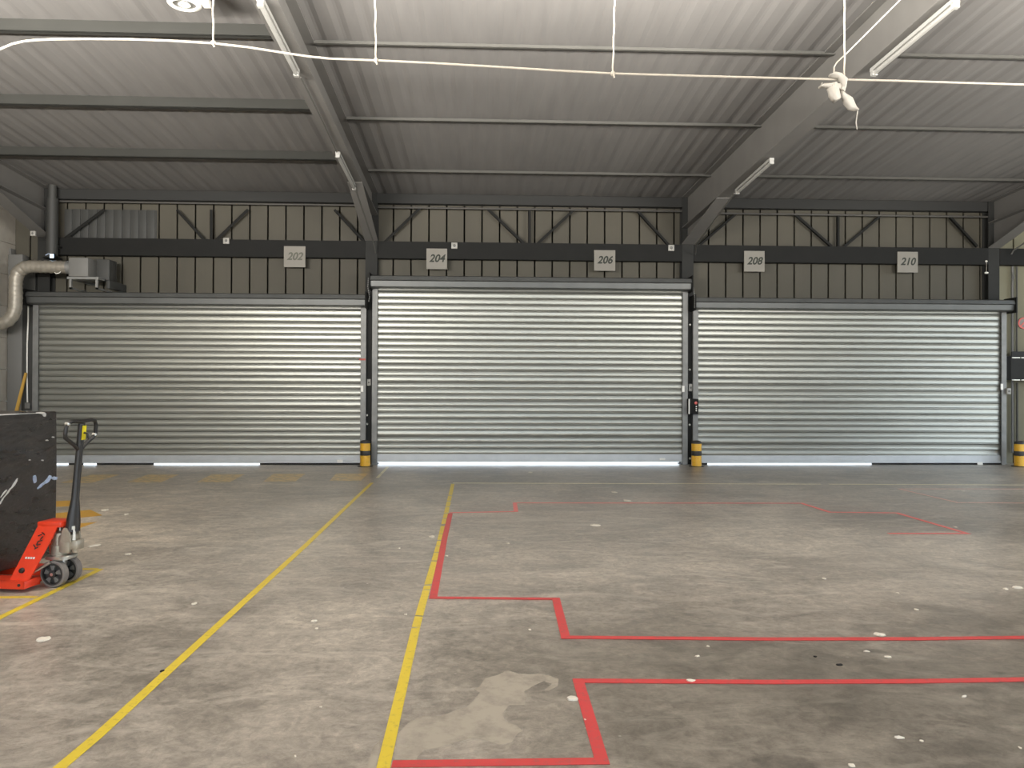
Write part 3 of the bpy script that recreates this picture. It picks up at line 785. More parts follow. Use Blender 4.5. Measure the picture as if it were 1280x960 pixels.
# slanting frame arms and head
for s in (-1, 1):
    yb, yt = s * 0.235, s * 0.085
    base = [(-0.235, yb, 0.084), (-0.085, yb, 0.084)]
    top = [(0.065, yt, 0.435), (0.04, yt, 0.487), (-0.115, yt, 0.475), (-0.14, yt, 0.44)]
    mb = MB()
    poly = base + [(0.0, s * 0.105, 0.375)] + top[1:]
    mb.prism(poly, (0, s * -0.012, 0))
    # turned edge
    mb.prism([base[0], (base[0][0] + 0.012, base[0][1], base[0][2]), (top[3][0] + 0.012, yt, 0.44), (top[3][0], yt, 0.44)], (0, s * -0.05, 0))
    arm = jb(mb, 'frame_arm', 'jackred')
    if s < 0:
        def on_arm(t, w, dy=-0.004):
            # t up the arm 0..1, w across it 0..1
            bx = -0.235 + t * 0.10 + w * 0.145
            z = 0.084 + t * 0.385; y = yb + (yt - yb) * t
            return Vector((bx, y + dy, z))
        for (t0, ang) in ((0.57, 0.5), (0.60, -0.9), (0.63, 0.3), (0.66, 1.2), (0.70, 0.2), (0.75, 0.9), (0.80, 0.4), (0.83, -0.6)):
            c = on_arm(t0, 0.52 + random.uniform(-0.1, 0.12)); d = Vector((math.cos(ang), 0.11 * math.sin(ang), math.sin(ang))) * 0.016; n = Vector((-d.z, 0, d.x)).normalized() * 0.004
            MB().prism([c - d - n, c + d - n, c + d + n, c - d + n], (0, 0.002, 0)).build('marking', M['jackblk'], arm)
        for k in range(4):
            c = on_arm(0.395, 0.3 + 0.14 * k)
            MB().prism([c + Vector((-0.007, 0, -0.008)), c + Vector((0.007, 0, -0.008)), c + Vector((0.009, 0.003, 0.006)), c + Vector((-0.005, 0.003, 0.006))], (0, 0.002, 0)).build('lettering', M['white'], arm)
        c = on_arm(0.17, 0.42, -0.004)
        MB().lathe([(0.0, -0.014), (0.016, -0.012), (0.021, 0.0), (0.021, 0.006)], c, 'Y', 16).build('pivot_bolt', M['jackblk'], arm)
mb = MB()
mb.box((-0.135, -0.09, 0.445), (0.055, 0.09, 0.487), 0.008)
mb.prism([(-0.115, -0.085, 0.30), (-0.10, -0.085, 0.30), (-0.06, -0.085, 0.45), (-0.12, -0.085, 0.45)], (0, 0.17, 0))
jb(mb, 'frame_head', 'jackred')
mb = MB(); mb.box((-0.14, -0.25, 0.04), (-0.10, 0.25, 0.075), 0.006); jb(mb, 'cross_shaft', 'jackred')
# hydraulic pump
mb = MB()
mb.lathe([(0.058, 0.225), (0.064, 0.24), (0.064, 0.30), (0.056, 0.305), (0.056, 0.36), (0.060, 0.365), (0.060, 0.395), (0.045, 0.405), (0.0, 0.41)], (-0.015, 0.0, 0), 'Z', 24)
mb.box((0.0, -0.055, 0.245), (0.10, 0.055, 0.385), 0.014)
mb.box((0.06, -0.045, 0.27), (0.155, 0.045, 0.345), 0.012)
mb.lathe([(0.020, 0.25), (0.022, 0.26), (0.022, 0.31), (0.018, 0.315)], (0.125, -0.02, 0), 'Z', 14)
pump = jb(mb, 'pump', 'cast')
mb = MB(); mb.lathe([(0.02, 0.40), (0.02, 0.46)], (-0.015, 0, 0), 'Z', 16); mb.build('piston', M['bright'], pump)
for yy in (-0.062, 0.048):
    MB().prism([(0.03, yy, 0.33), (0.115, yy, 0.33), (0.105, yy, 0.40), (0.085, yy, 0.435), (0.062, yy, 0.44), (0.045, yy, 0.42)], (0, 0.014, 0)).build('tiller_lug', M['cast'], pump)
mb = MB(); mb.tube([(0.12, -0.03, 0.345), (0.122, -0.03, 0.40), (0.115, -0.03, 0.435)], [0.012, 0.009, 0.009], 10); mb.lathe([(0.0, 0.015), (0.016, 0.012), (0.016, -0.012), (0, -0.015)], (0.112, -0.03, 0.437), 'Z', 12); mb.build('release_valve', M['white'], pump)
# wheel carrier
mb = MB()
mb.lathe([(0.098, 0.212), (0.102, 0.218), (0.098, 0.228), (0.05, 0.236)], (0.0, 0.0, 0), 'Z', 26)
mb.prism([(-0.06, -0.10, 0.205), (0.06, -0.10, 0.205), (0.085, -0.06, 0.20), (0.085, 0.06, 0.20), (0.06, 0.10, 0.205), (-0.06, 0.10, 0.205)], (0, 0, 0.022))
mb.box((-0.03, -0.026, 0.07), (0.03, 0.026, 0.215), 0.006)
jb(mb, 'wheel_carrier', 'bright')
mb = MB(); mb.tube([(0, -0.112, 0.10), (0, 0.112, 0.10)], 0.012, 12); jb(mb, 'axle', 'bright')
def jack_wheel(yc):
    R = 0.10; w = 0.028
    t = jb(MB().lathe([(R - 0.018, -w), (R - 0.006, -w), (R, -w + 0.007), (R, w - 0.007), (R - 0.006, w), (R - 0.018, w), (R - 0.018, -w)], (0, yc, R), 'Y', 40, cap=False), 'wheel', 'tyre')
    mb = MB(); mb.lathe([(R - 0.030, -w - 0.001), (R - 0.0175, -w - 0.001), (R - 0.0175, w + 0.001), (R - 0.030, w + 0.001), (R - 0.030, -w - 0.001)], (0, yc, R), 'Y', 40, cap=False)
    mb.lathe([(0.012, -w - 0.006), (0.028, -w - 0.004), (0.028, w + 0.004), (0.012, w + 0.006)], (0, yc, R), 'Y', 24)
    mb.lathe([(0.0, -0.006), (R - 0.028, -0.006), (R - 0.028, 0.006), (0.0, 0.006)], (0, yc, R), 'Y', 32)
    mb.build('hub', M['wheeldark'], t)
    mb = MB()
    for k in range(5):
        a0 = 2 * PI * k / 5 + 0.3
        P = []
        for (r, da) in ((0.029, -0.30), (0.068, -0.30), (0.068, 0.30), (0.029, 0.30)):
            P.append((r * math.cos(a0 + da), yc - w + 0.004, R + r * math.sin(a0 + da)))
        mb.prism(P, (0, 2 * w - 0.008, 0))
    mb.build('spokes', M['grey'], t)
for yc in (-0.076, 0.076): jack_wheel(yc)
# lifting links
for s in (-1, 1):
    mb = MB(); mb.tube([(-0.01, s * 0.115, 0.19), (-0.13, s * 0.15, 0.115), (-0.22, s * 0.18, 0.065)], 0.011, 8); jb(mb, 'push_rod', 'bright')
# tiller
def tl(t): return Vector((0.085 + 0.070 * t, 0, 0.405 + 0.828 * t))
mb = MB()
rows = []
for t, wx, wy in ((0, 0.050, 0.056), (0.10, 0.046, 0.052), (0.24, 0.034, 0.034), (0.30, 0.027, 0.028), (0.70, 0.024, 0.025), (0.985, 0.023, 0.025)):
    c = tl(t); ch = 0.35
    rows.append([c + Vector((wx * a, wy * b, 0)) for a, b in ((-1, -ch), (-ch, -1), (ch, -1), (1, -ch), (1, ch), (ch, 1), (-ch, 1), (-1, ch), (-1, -ch))])
mb.sheet(rows); mb.bm.faces.new([mb.bm.verts.new(v) for v in rows[-1][:-1]]); mb.bm.faces.new([mb.bm.verts.new(v) for v in rows[0][:-1]])
til = jb(mb, 'tiller', 'jackblk', angle=50)
top, low = tl(1.0), tl(0.75)
hw = 0.172
P = []
corner = [(0.0, -0.02, low), (0.4, -0.075, tl(0.80)), (1, -hw * 0.98, tl(0.865)), (1, -hw, tl(0.90)), (1, -hw * 0.98, tl(0.955)), (1, -hw * 0.88, tl(0.995)), (1, -hw * 0.6, tl(1.008)), (1, 0, tl(1.003)),
          (1, hw * 0.6, tl(1.012)), (1, hw * 0.88, tl(1.002)), (1, hw * 0.98, tl(0.965)), (1, hw, tl(0.90)), (1, hw * 0.98, tl(0.865)), (0.4, 0.075, tl(0.80)), (0.0, 0.02, low)]
P = [Vector((c.x, y, c.z)) for _, y, c in corner]
mb = MB(); mb.tube(P, 0.0145, 12); jb(mb, 'handle_loop', 'jackblk', angle=60)
c0, c1 = tl(0.835), tl(0.965)
mb = MB(); q = Vector((0.012, 0, 0))
for a in (0,):
    n = Vector((0.0245, 0.0, 0))
    mb.prism([c0 + n + Vector((0, -0.022, 0)), c0 + n + Vector((0, 0.022, 0)), c1 + n + Vector((0, 0.022, 0)), c1 + n + Vector((0, -0.022, 0))], (0.002, 0, 0))
o = mb.build('warning_label', M['yellowlabel'], til, smooth=False); o['label'] = 'yellow label'
mb = MB(); mb.tube([tl(0.90) + Vector((0.022, 0, 0)), tl(0.89) + Vector((0.055, 0.0, 0.0)), tl(0.84) + Vector((0.065, 0.01, 0))], 0.008, 8); jb(mb, 'release_lever', 'jackblk')
for yy in (-hw * 0.9, hw * 0.96):
    mb = MB(); c = tl(0.985 if yy < 0 else 0.868); mb.lathe([(0.0, -0.019), (0.0165, -0.014), (0.0165, 0.012), (0.0, 0.018)], (c.x, yy, c.z), 'X', 12); jb(mb, 'loop_joint', 'bright')

# ------------------------------------------------------------------ wrapped load
L = empty('wrapped_load', JP + Matrix.Rotation(JA, 3, 'Z') @ Vector((-0.87, -0.05, 0.0)) + Vector((0, 0, 0.087)), 'tall load wrapped in shiny black stretch film on the pallet jack', 'wrapped load', None, JA)
def load_mesh():
    t = bmesh.new(); bmesh.ops.create_cube(t, size=1)
    W, D_, H = 0.80, 1.20, 1.205
    for v in t.verts: v.co = Vector((v.co.x * W, v.co.y * D_ + 0.02, (v.co.z + 0.5) * H))
    bmesh.ops.bevel(t, geom=list(t.edges), offset=0.02, segments=3, profile=0.6, affect='EDGES')
    bmesh.ops.subdivide_edges(t, edges=list(t.edges), cuts=7, use_grid_fill=True)
    import mathutils
    for v in t.verts:
        n = mathutils.noise.noise(v.co * 7) * 0.006 + mathutils.noise.noise(Vector((v.co.x * 3, v.co.y * 18 + v.co.z * 14, v.co.z * 4))) * 0.004
        v.co += Vector((v.co.x, v.co.y, 0)).normalized() * n
        if v.co.z < 0.03: v.co.z = max(0.0, v.co.z)
    mb = MB(); mb.merge(t); return mb
load_mesh().build('film_wrap', M['film'], L, angle=60)
Minv = (Matrix.Translation(L.location) @ Matrix.Rotation(JA, 4, 'Z')).inverted()
def on_load(px, py, off=0.01):         # point on the operator-side face of the load
    o = Minv @ CAM; d = Minv.to_3x3() @ ray(px, py)
    return o + d * ((0.40 + off - o.x) / d.x)
def film_piece(pts, m, name, seed=1, thick=0.012):
    random.seed(seed); P = [on_load(x, y) for x, y in pts]
    mb = MB(); mb.prism(P, (-0.012, 0, 0))
    bmesh.ops.subdivide_edges(mb.bm, edges=list(mb.bm.edges), cuts=2)
    for v in mb.bm.verts: v.co.x += random.uniform(-0.003, 0.006)
    return mb.build(name, M[m], L, angle=25)
SL = [([(47, 610.5), (52, 605), (58, 601), (63, 598.5), (58, 603), (53, 607.5), (48, 611.5)], 'filmb'), ([(55, 603.5), (60, 598), (62.5, 594), (64.5, 595), (64, 599), (60, 603), (57, 604.5)], 'filmb'),
      ([(64, 597.5), (68, 595.6), (71.5, 596.5), (71, 599.5), (68, 600), (66, 599)], 'filmb'), ([(42.5, 595.5), (44.2, 594), (45.6, 598), (45.2, 603), (43.6, 604), (42.3, 599.5)], 'filmb'),
      ([(22.5, 598), (20.5, 603), (17, 608), (14.5, 611), (17.5, 605.5), (20, 601.5)], 'filmw'), ([(15.5, 609), (11, 615), (5, 623), (1, 629), (-1, 632), (3.5, 624), (9, 616), (13, 611)], 'filmw'),
      ([(9, 612), (5, 618), (1.5, 622), (4, 617), (7, 613.5)], 'filmw'), ([(58, 550), (60, 549.5), (60.3, 551), (58.2, 551.2)], 'filmw'), ([(66, 545.6), (67.6, 545.8), (67.3, 547.2), (65.8, 546.8)], 'filmw'),
      ([(53, 574.5), (54.6, 574.8), (54.3, 576.2), (52.8, 575.8)], 'filmw'), ([(37, 574.5), (38.2, 574.2), (38.4, 575.5), (37.1, 575.8)], 'filmw'),
      ([(46, 515.6), (52, 515.0), (56, 515.6), (57.4, 518), (56.6, 520.8), (54.5, 520), (54, 518), (50, 517), (46, 516.8)], 'filmw'),
      ([(-6, 518.0), (14, 516.9), (30, 516.6), (46, 516.2), (46, 516.9), (30, 517.7), (12, 518.7), (-6, 519.8)], 'filmw')]
for k, (pts, mm) in enumerate(SL): film_piece(pts, mm, 'film_glint' if k < 11 else 'film_flap', 3 + k)  # first slivers are crinkle highlights built as pale pieces, the last are flaps

# ------------------------------------------------------------------ tube lights on the rafters
def batten(pa, pb, label, z0=ZRB - 0.05):
    a, b = PS(*pa, z0), PS(*pb, z0)
    x = (a.x + b.x) / 2
    mid = (a + b) / 2
    e = empty('batten_light', mid, label, 'lamp', 'tube lights under the rafters')
    d = (b - a).normalized(); up = Vector((0, 0, 1)); s = d.cross(up).normalized(); n = s.cross(d)
    if n.z < 0: n = -n
    def seg(p, q, w, z0_, z1_):
        return [[p + s * w + n * z0_, p - s * w + n * z0_, p - s * w + n * z1_, p + s * w + n * z1_, p + s * w + n * z0_],
                [q + s * w + n * z0_, q - s * w + n * z0_, q - s * w + n * z1_, q + s * w + n * z1_, q + s * w + n * z0_]]
    mb = MB(); mb.sheet(seg(a, b, 0.034, 0.005, 0.045))
    for r in seg(a, b, 0.034, 0.005, 0.045): mb.bm.faces.new([mb.bm.verts.new(v) for v in r[:-1]])
    mb.build('body', M['lampbody'], e, e.location, smooth=False)
    mb = MB(); k0, k1 = a + d * 0.03 - n * 0.018, b - d * 0.03 - n * 0.018
    mb.tube([k0, k1], 0.024, 12); mb.build('tube', M['tube'], e, e.location)
    for p, q in ((a, a + d * 0.045), (b - d * 0.045, b)):
        mb = MB(); r = seg(p, q, 0.030, -0.045, 0.012); mb.sheet(r)
        for rr in r: mb.bm.faces.new([mb.bm.verts.new(v) for v in rr[:-1]])
        mb.build('end_cap', M['lampbody'], e, e.location, smooth=False)
    return e, x
# lamps hang against the rafter's lower flange; a fixing plate ties each back to it
LA, xa_ = batten((325, 2), (371, 92), 'tube light at top left, crossed by the white cable')
LB, xb_ = batten((422, 193), (443, 235), 'small tube light above the left column')
LC, xc_ = batten((1196, 3), (1091, 91), 'tube light at top right under the rafter', ZRB - 0.23)
LD, xd_ = batten((965, 201), (921, 240), 'small tube light above the right column', ZRB - 0.23)
for e, drop in ((LA, 0), (LB, 0), (LC, 0.18), (LD, 0.18)):
    c = Vector(e.location); zb = zroof(c.y, ZRB - drop)
    MB().box((c.x - 0.03, c.y - 0.03, zb - 0.03), (c.x + 0.03, c.y + 0.03, zb + 0.0)).build('fixing_plate', M['lampbody'], e, e.location, smooth=False)
def slope_line(pts, r, m, label, z0=ZRB - 0.03, extra=()):
    P = [PS(x, y, z0) for x, y in pts] + list(extra)
    o = MB().tube(P, r, 8).build('conduit', M[m], None, P[0])
    return tag(o, label, 'conduit', 'conduits')
h1 = [PY(446, 240, 13.6), PY(462, 288, 14.9), PY(467, 304, 15.05)]
slope_line([(376, 97), (400, 145), (421, 190)], 0.010, 'purlin', 'thin conduit joining the two tube lights on the left rafter')
tag(MB().tube([PY(444.5, 237, 12.9), PY(450, 253, 13.3), PY(467, 303, 14.8), PY(469.5, 316, 15.03)], 0.014, 8).build('conduit', M['purlin'], None, PY(467, 303, 15.0)), 'pale conduit running down the left haunch to the column', 'conduit', 'conduits')
tag(MB().tube([PY(918, 242, 12.1), PY(905, 259, 12.6), PY(871, 305, 14.5), PY(869, 318, 15.0)], 0.014, 8).build('conduit', M['purlin'], None, PY(871, 305, 15.0)), 'pale conduit running down the right haunch to the column', 'conduit', 'conduits')
tag(MB().tube([PY(1292, 296, 14.6), PY(1267, 313, 15.0), PY(1264, 318, 15.03)], 0.016, 8).build('conduit', M['purlin'], None, PY(1267, 313, 15.0)), 'short pale conduit at the far right column head', 'conduit', 'conduits')

# round white fitting at the top edge
c = PS(234, 6, ZRB + 0.12)
e = empty('ceiling_fitting', (c.x, c.y, c.z), 'white round ceiling fitting at the upper left edge', 'fitting')
mb = MB()
mb.box((c.x - 0.17, c.y - 0.30, c.z + 0.02), (c.x + 0.16, c.y + 0.1, c.z + 0.13), 0.03)
mb.lathe([(0.0, 0.03), (0.11, 0.03), (0.155, 0.02), (0.165, -0.005), (0.15, -0.018), (0.12, -0.022), (0.115, 0.0)], (c.x - 0.02, c.y - 0.02, c.z), 'Z', 30, cap=False)
mb.build('housing', M['white'], e, e.location)
MB().lathe([(0.0, 0.004), (0.112, 0.004), (0.116, 0.012), (0.0, 0.012)], (c.x - 0.02, c.y - 0.02, c.z - 0.004), 'Z', 26).build('grille', M['grey'], e, e.location)
MB().lathe([(0.052, 0.0), (0.062, -0.014), (0.045, -0.02), (0.04, -0.004)], (c.x - 0.02, c.y - 0.02, c.z), 'Z', 22).build('ring', M['white'], e, e.location)
mb = MB(); mb.box((c.x + 0.15, c.y - 0.06, c.z - 0.005), (c.x + 0.215, c.y + 0.06, c.z + 0.015), 0.004); mb.box((c.x + 0.15, c.y - 0.06, c.z + 0.04), (c.x + 0.205, c.y + 0.05, c.z + 0.055), 0.004); mb.box((c.x + 0.205, c.y - 0.06, c.z - 0.005), (c.x + 0.225, c.y + 0.06, c.z + 0.07), 0.004)
mb.build('side_bracket', M['white'], e, e.location)
MB().tube([(c.x, c.y - 0.1, c.z + 0.12), (c.x, c.y - 0.1, zroof(c.y - 0.1) + 0.01)], 0.02, 8).build('drop_rod', M['white'], e, e.location)

# ------------------------------------------------------------------ cord line with hangers
YC = 6.6
pts = [(-40, 84), (-18, 71), (0, 61.5), (15, 55), (30, 51.5), (45, 50), (70, 49), (110, 48.6), (160, 49), (210, 50.7), (266, 54), (310, 59), (355, 66), (385, 70.5), (412, 73.3), (470, 75.5), (540, 78.8), (620, 83.5), (700, 88.5), (768, 92), (860, 94.7), (960, 97.3), (1045, 99.3), (1120, 101), (1200, 103.5), (1290, 106)]
o = MB().tube([PY(x, y, YC) for x, y in pts], 0.0095, 8).build('catenary_cord', M['rope'], None, PY(640, 84, YC))
tag(o, 'long white cable strung across under the ceiling', 'cable')
for (xt, xb, yb, lab) in ((266, 266.8, 53.5, 'first white hanging cord from the left, by the round fitting'), (468.5, 470, 75.5, 'white hanging cord right of the upper left tube light'), (768.5, 766, 92, 'white hanging cord near the middle of the ceiling'), (1055.5, 1055.5, 99.5, 'white hanging cord beside the plastic rag')):
    t = PY(xt, -10, YC); b = PY(xb, yb, YC)
    ztop = zroof(YC) + 0.02
    mb = MB()
    P = []; n = 26
    for k in range(n + 1):
        f = k / n; q = Vector((t.x + (b.x - t.x) * max(0, 1 - (ztop - 0) * 0) * 0, 0, 0))
        z = ztop + (b.z - ztop) * f
        x = b.x + (t.x - b.x) * (z - b.z) / (t.z - b.z) + 0.003 * math.sin(k * 1.7)
        P.append((x, YC + 0.0 + 0.003 * math.cos(k * 1.3), z))
    e = empty('hanging_cord', (b.x, YC, b.z), lab, 'cord', 'cords holding up the white cable')
    mb.tube(P, 0.0075, 7).build('strand', M['rope'], e, e.location)
    mb = MB(); t2 = bmesh.new(); bmesh.ops.create_icosphere(t2, subdivisions=2, radius=0.022); bmesh.ops.translate(t2, vec=b, verts=t2.verts); mb.merge(t2)
    mb.tube([b + Vector((0, -0.012, 0)), b + Vector((0.006, -0.014, -0.025)), b + Vector((0.012, -0.01, -0.04))], 0.008, 7)
    mb.build('knot', M['rope'], e, e.location)
# plastic rag tied on the cable
import mathutils
def blob_strip(pts, wid, seed, twist=0.0, dep=0.03):
    """a gathered strip of film: closed, rumpled, follows px points in the cable's plane"""
    mb = MB(); P = [PY(x, y, YC - 0.02) for x, y in pts]; n = 14; rings = []
    for i, p in enumerate(P):
        d = (P[min(i + 1, len(P) - 1)] - P[max(i - 1, 0)]).normalized(); s = d.cross(Vector((0, 1, 0))).normalized()
        ring = []
        for k in range(n):
            a = 2 * PI * k / n
            q = p + s * math.cos(a) * wid[i] + Vector((0, 1, 0)) * math.sin(a) * dep
            nz = mathutils.noise.noise(q * 24 + Vector((seed, 0, 0)))
            nz2 = mathutils.noise.noise(q * 60 + Vector((0, seed, 0)))
            q += (s * math.cos(a) + Vector((0, 1, 0)) * math.sin(a)) * (nz * 0.022 + nz2 * 0.008)
            ring.append(mb.bm.verts.new(q))
        rings.append(ring)
    for A, B in zip(rings, rings[1:]):
        for k in range(n): mb.bm.faces.new((A[k], A[(k + 1) % n], B[(k + 1) % n], B[k]))
    mb.bm.faces.new(rings[0][::-1]); mb.bm.faces.new(rings[-1]); return mb
p = PY(1045, 98, YC)
R = empty('plastic_rag', p, 'torn white plastic rag knotted on the ceiling cable', 'rag')
blob_strip([(1037, 94), (1043, 93), (1049, 95), (1054, 101), (1055, 108), (1052, 114)], [0.014, 0.02, 0.028, 0.034, 0.03, 0.02], 1, dep=0.032).build('knot', M['rag'], R, R.location, angle=80)
blob_strip([(1025, 108.5), (1030, 107.5), (1037, 107), (1044, 107.5), (1050, 108)], [0.006, 0.016, 0.026, 0.034, 0.03], 2, dep=0.03).build('tail', M['rag'], R, R.location, angle=80)
blob_strip([(1042, 104), (1042.5, 112), (1043, 119), (1044, 124), (1045, 126.5)], [0.03, 0.055, 0.05, 0.045, 0.02], 3, dep=0.04).build('bundle', M['rag'], R, R.location, angle=80)
blob_strip([(1051, 113), (1055, 119), (1060, 126), (1065, 133), (1070, 136), (1072, 138)], [0.015, 0.03, 0.05, 0.046, 0.02, 0.005], 4, dep=0.025).build('flap', M['rag'], R, R.location, angle=80)
MB().tube([PY(1072, 137, YC - 0.02), PY(1071, 146, YC - 0.02), PY(1070, 153, YC - 0.02), PY(1071.5, 162, YC - 0.02)], [0.006, 0.004, 0.005, 0.003], 6).build('thread', M['rag'], R, R.location)
MB().tube([PY(1026, 107, YC - 0.02), PY(1027.5, 103.5, YC - 0.02), PY(1029.5, 106, YC - 0.02)], 0.004, 6).build('curl', M['rag'], R, R.location)
# wire dropping from the roof behind the rag
tag(MB().tube([PY(1042.5, 93, YC + 0.03), PY(1042.5, 84, YC + 0.03), PY(1046, 78, YC + 0.05), PY(1060, 65, YC), PY(1125, 0, YC - 0.15), PY(1313, -176, YC - 0.4)], 0.006, 7).build('drop_wire', M['rope'], None, PY(1046, 78, YC)), 'thin slanting wire running from the ceiling to the rag', 'wire')

# ------------------------------------------------------------------ left corner: duct, fan box, pipes, timber
YD = 14.45
dp = [(-14, 404), (-6, 405), (2, 404.5), (10, 401), (16, 394), (19, 384), (19.5, 372), (19.5, 358), (20, 348), (23, 340), (30, 334.5), (40, 333), (55, 333.3), (72, 333.8), (92, 334.5)]
P = [PY(x, y, YD) for x, y in dp]
dense = []
for i in range(len(P) - 1):
    n = max(2, int((P[i + 1] - P[i]).length / 0.028))
    dense += [P[i].lerp(P[i + 1], k / n) for k in range(n)]
dense.append(P[-1])
o = empty('flexible_duct', PY(19.5, 372, YD), 'ribbed aluminium duct bending down at the far left', 'duct')
MB().tube(dense, [0.112 + (0.007 if k % 3 == 0 else 0.0) for k in range(len(dense))], 20).build('hose', M['duct'], o, o.location, angle=70)
c = PY(88, 334.4, YD)
MB().lathe([(0.119, -0.05), (0.123, -0.045), (0.123, 0.045), (0.119, 0.05)], c, 'X', 22, cap=False).build('collar', M['galv'], o, o.location)
c = PY(74, 342.5, YD)
MB().tube([c + Vector((-0.03, -0.10, 0.015)), c + Vector((0.0, -0.105, -0.01)), c + Vector((0.045, -0.10, 0.0)), c + Vector((0.075, -0.09, 0.03))], 0.007, 7).build('strap', M['white'], o, o.location)
a = PY(85, 347, YD + 0.0); b = PY(116, 324, YD)
e = empty('fan_unit', ((a.x + b.x) / 2, YD, a.z), 'grey fan box at the end of the aluminium duct', 'fan unit')
mb = MB(); mb.box((PY(92, 335, YD).x, YD - 0.17, a.z), (b.x, YD + 0.17, b.z), 0.012); mb.build('housing', M['grey'], e, e.location)
mb = MB(); cc = PY(100, 335, YD)
mb.lathe([(0.112, -0.006), (0.125, -0.004), (0.14, 0.0), (0.14, 0.01)], (PY(92, 335, YD).x - 0.004, YD, cc.z), 'X', 24, cap=False); mb.build('inlet_ring', M['grey'], e, e.location)
mb = MB()
for (px) in (91.5, 124):
    q0, q1 = PY(px, 349, YD), PY(px, 366.5, YD)
    mb.box((q0.x - 0.02, YD - 0.1, DOORS[0][3]), (q0.x + 0.02, YD - 0.06, q0.z))
q0, q1 = PY(88, 348.5, YD), PY(127, 348.5, YD)
mb.box((q0.x, YD - 0.12, q0.z - 0.02), (q1.x, YD + 0.16, a.z))
mb.box((q1.x - 0.04, YD + 0.12, q0.z - 0.02), (q1.x, 15.30, a.z)); mb.box((q0.x, YD + 0.12, q0.z - 0.02), (q0.x + 0.04, 15.30, a.z))
mb.box((PY(91.5, 349, YD).x - 0.02, YD - 0.1, DOORS[0][3]), (PY(91.5, 349, YD).x + 0.02, 14.9, DOORS[0][3] + 0.03)); mb.box((PY(124, 349, YD).x - 0.02, YD - 0.1, DOORS[0][3]), (PY(124, 349, YD).x + 0.02, 14.9, DOORS[0][3] + 0.03))
mb.build('bracket', M['galv'], e, e.location, smooth=False)
a2 = PY(120, 363, YD + 0.25); b2 = PY(140, 325, YD + 0.25)
MB().box((a2.x, YD + 0.15, q0.z), (b2.x, YD + 0.45, b2.z), 0.02).build('motor_box', M['clad_dark'], e, e.location)
MB().box((b2.x - 0.06, YD + 0.16, q0.z - 0.15), (b2.x, 15.30, q0.z), 0.004).build('motor_stay', M['clad_dark'], e, e.location)
# drainpipe
p0, p1 = PY(65.5, 237, 14.95), PY(65.5, 322, 14.95)
e = empty('downpipe', p1, 'grey downpipe in the dark upper left corner', 'pipe')
MB().tube([(p0.x, 14.95, zroof(14.95) + 0.0), (p0.x, 14.95, p0.z - 0.17)], 0.075, 16).build('upper_pipe', M['clad_dark'], e, e.location)
MB().tube([(p0.x, 14.95, p0.z - 0.17), (p0.x, 14.95, p1.z)], 0.105, 18).build('lower_pipe', M['pipedark'], e, e.location)
MB().box((p0.x - 0.12, 14.94, p1.z + 0.2), (p0.x + 0.12, 15.08, p1.z + 0.24)).build('pipe_clip', M['steel'], e, e.location)
MB().box((p0.x - 0.13, 14.84, p1.z - 0.02), (p0.x + 0.13, 15.08, p1.z), 0.0).build('shoe', M['steel'], e, e.location)
# small lit lamp
c = PY(65, 320, 14.60)
e = empty('indicator_lamp', c, 'small blue-white indicator lamp in the upper left corner', 'lamp')
MB().box((c.x - 0.032, 14.585, c.z - 0.035), (c.x + 0.032, 14.60, c.z + 0.035), 0.004).build('lens', M['led'], e, e.location)
mb = MB(); mb.box((c.x - 0.045, 14.60, c.z - 0.05), (c.x + 0.045, 14.66, c.z + 0.05), 0.008); mb.box((c.x - 0.012, 14.66, c.z + 0.0), (c.x + 0.012, 14.86, c.z + 0.02)); mb.build('housing', M['steel'], e, e.location)
MB().tube([PY(62, 317, 14.62), PY(60, 317.3, 14.63), PY(57, 319, 14.66)], 0.008, 6).build('lead', M['filmb'], e, e.location)
# grey pier beside the left shutter
pa, pb = PY(8.5, 420, 15.05), PY(27, 420, 15.05)
mb = MB(); mb.box((XL + 0.001, 15.12, 0), (pa.x + 0.02, 15.295, PY(10, 310, 15.1).z), 0.004)
mb.box((pa.x, 15.06, 0), (pb.x, 15.295, PY(10, 318, 15.1).z), 0.02)
tag(mb.build('corner_pier', M['grey'], None, (pa.x, 15.2, 0)), 'grey corner pier left of the left roller shutter', 'pier')
# white conduit and switch box
q = [PY(35.4, 365, 15.06), PY(35.2, 400, 15.06), PY(34, 430, 15.06), PY(33.8, 470, 15.06), PY(34.3, 503, 15.06)]
e = empty('conduit', q[-1], 'thin white conduit ending in a small box left of the shutter', 'conduit', 'conduits')
MB().tube(q, 0.013, 8).build('pipe', M['white'], e, e.location)
c = PY(35, 507, 15.06); MB().box((c.x - 0.05, 15.03, c.z - 0.055), (c.x + 0.05, 15.08, c.z + 0.055), 0.008).build('switch_box', M['grey'], e, e.location)
# plain backing strip that the conduit is clipped to
xa_s, xb_s = pb.x + 0.001, DOORS[0][0] - 0.012
tag(MB().box((xa_s, 15.08, 0), (xb_s, 15.29, PY(30, 330, 15.1).z), 0.004).build('mounting_board', M['clad_dark'], None, (xa_s, 15.2, 0), smooth=False), 'narrow dark board between the corner pier and the left shutter', 'board')
# leaning timber
b0 = PY(33, 466, 15.02); b1 = PY(20.5, 517, 14.86)
d = (b1 - b0).normalized(); L0 = (b0.z - 0.0) / -d.z
foot = b0 + d * (L0 - 0.01)
s = Vector((0.028, 0, 0))
mb = MB(); w = Vector((0.042, 0, 0)); w2 = Vector((0.02, 0, 0))
mb.prism([b0 - w2, b0 + w2, foot + w, foot - w], (0, -0.03, 0))
tag(mb.build('timber_batten', M['wood'], None, (foot.x, foot.y, 0), smooth=False), 'yellow timber batten leaning in the left corner', 'timber')

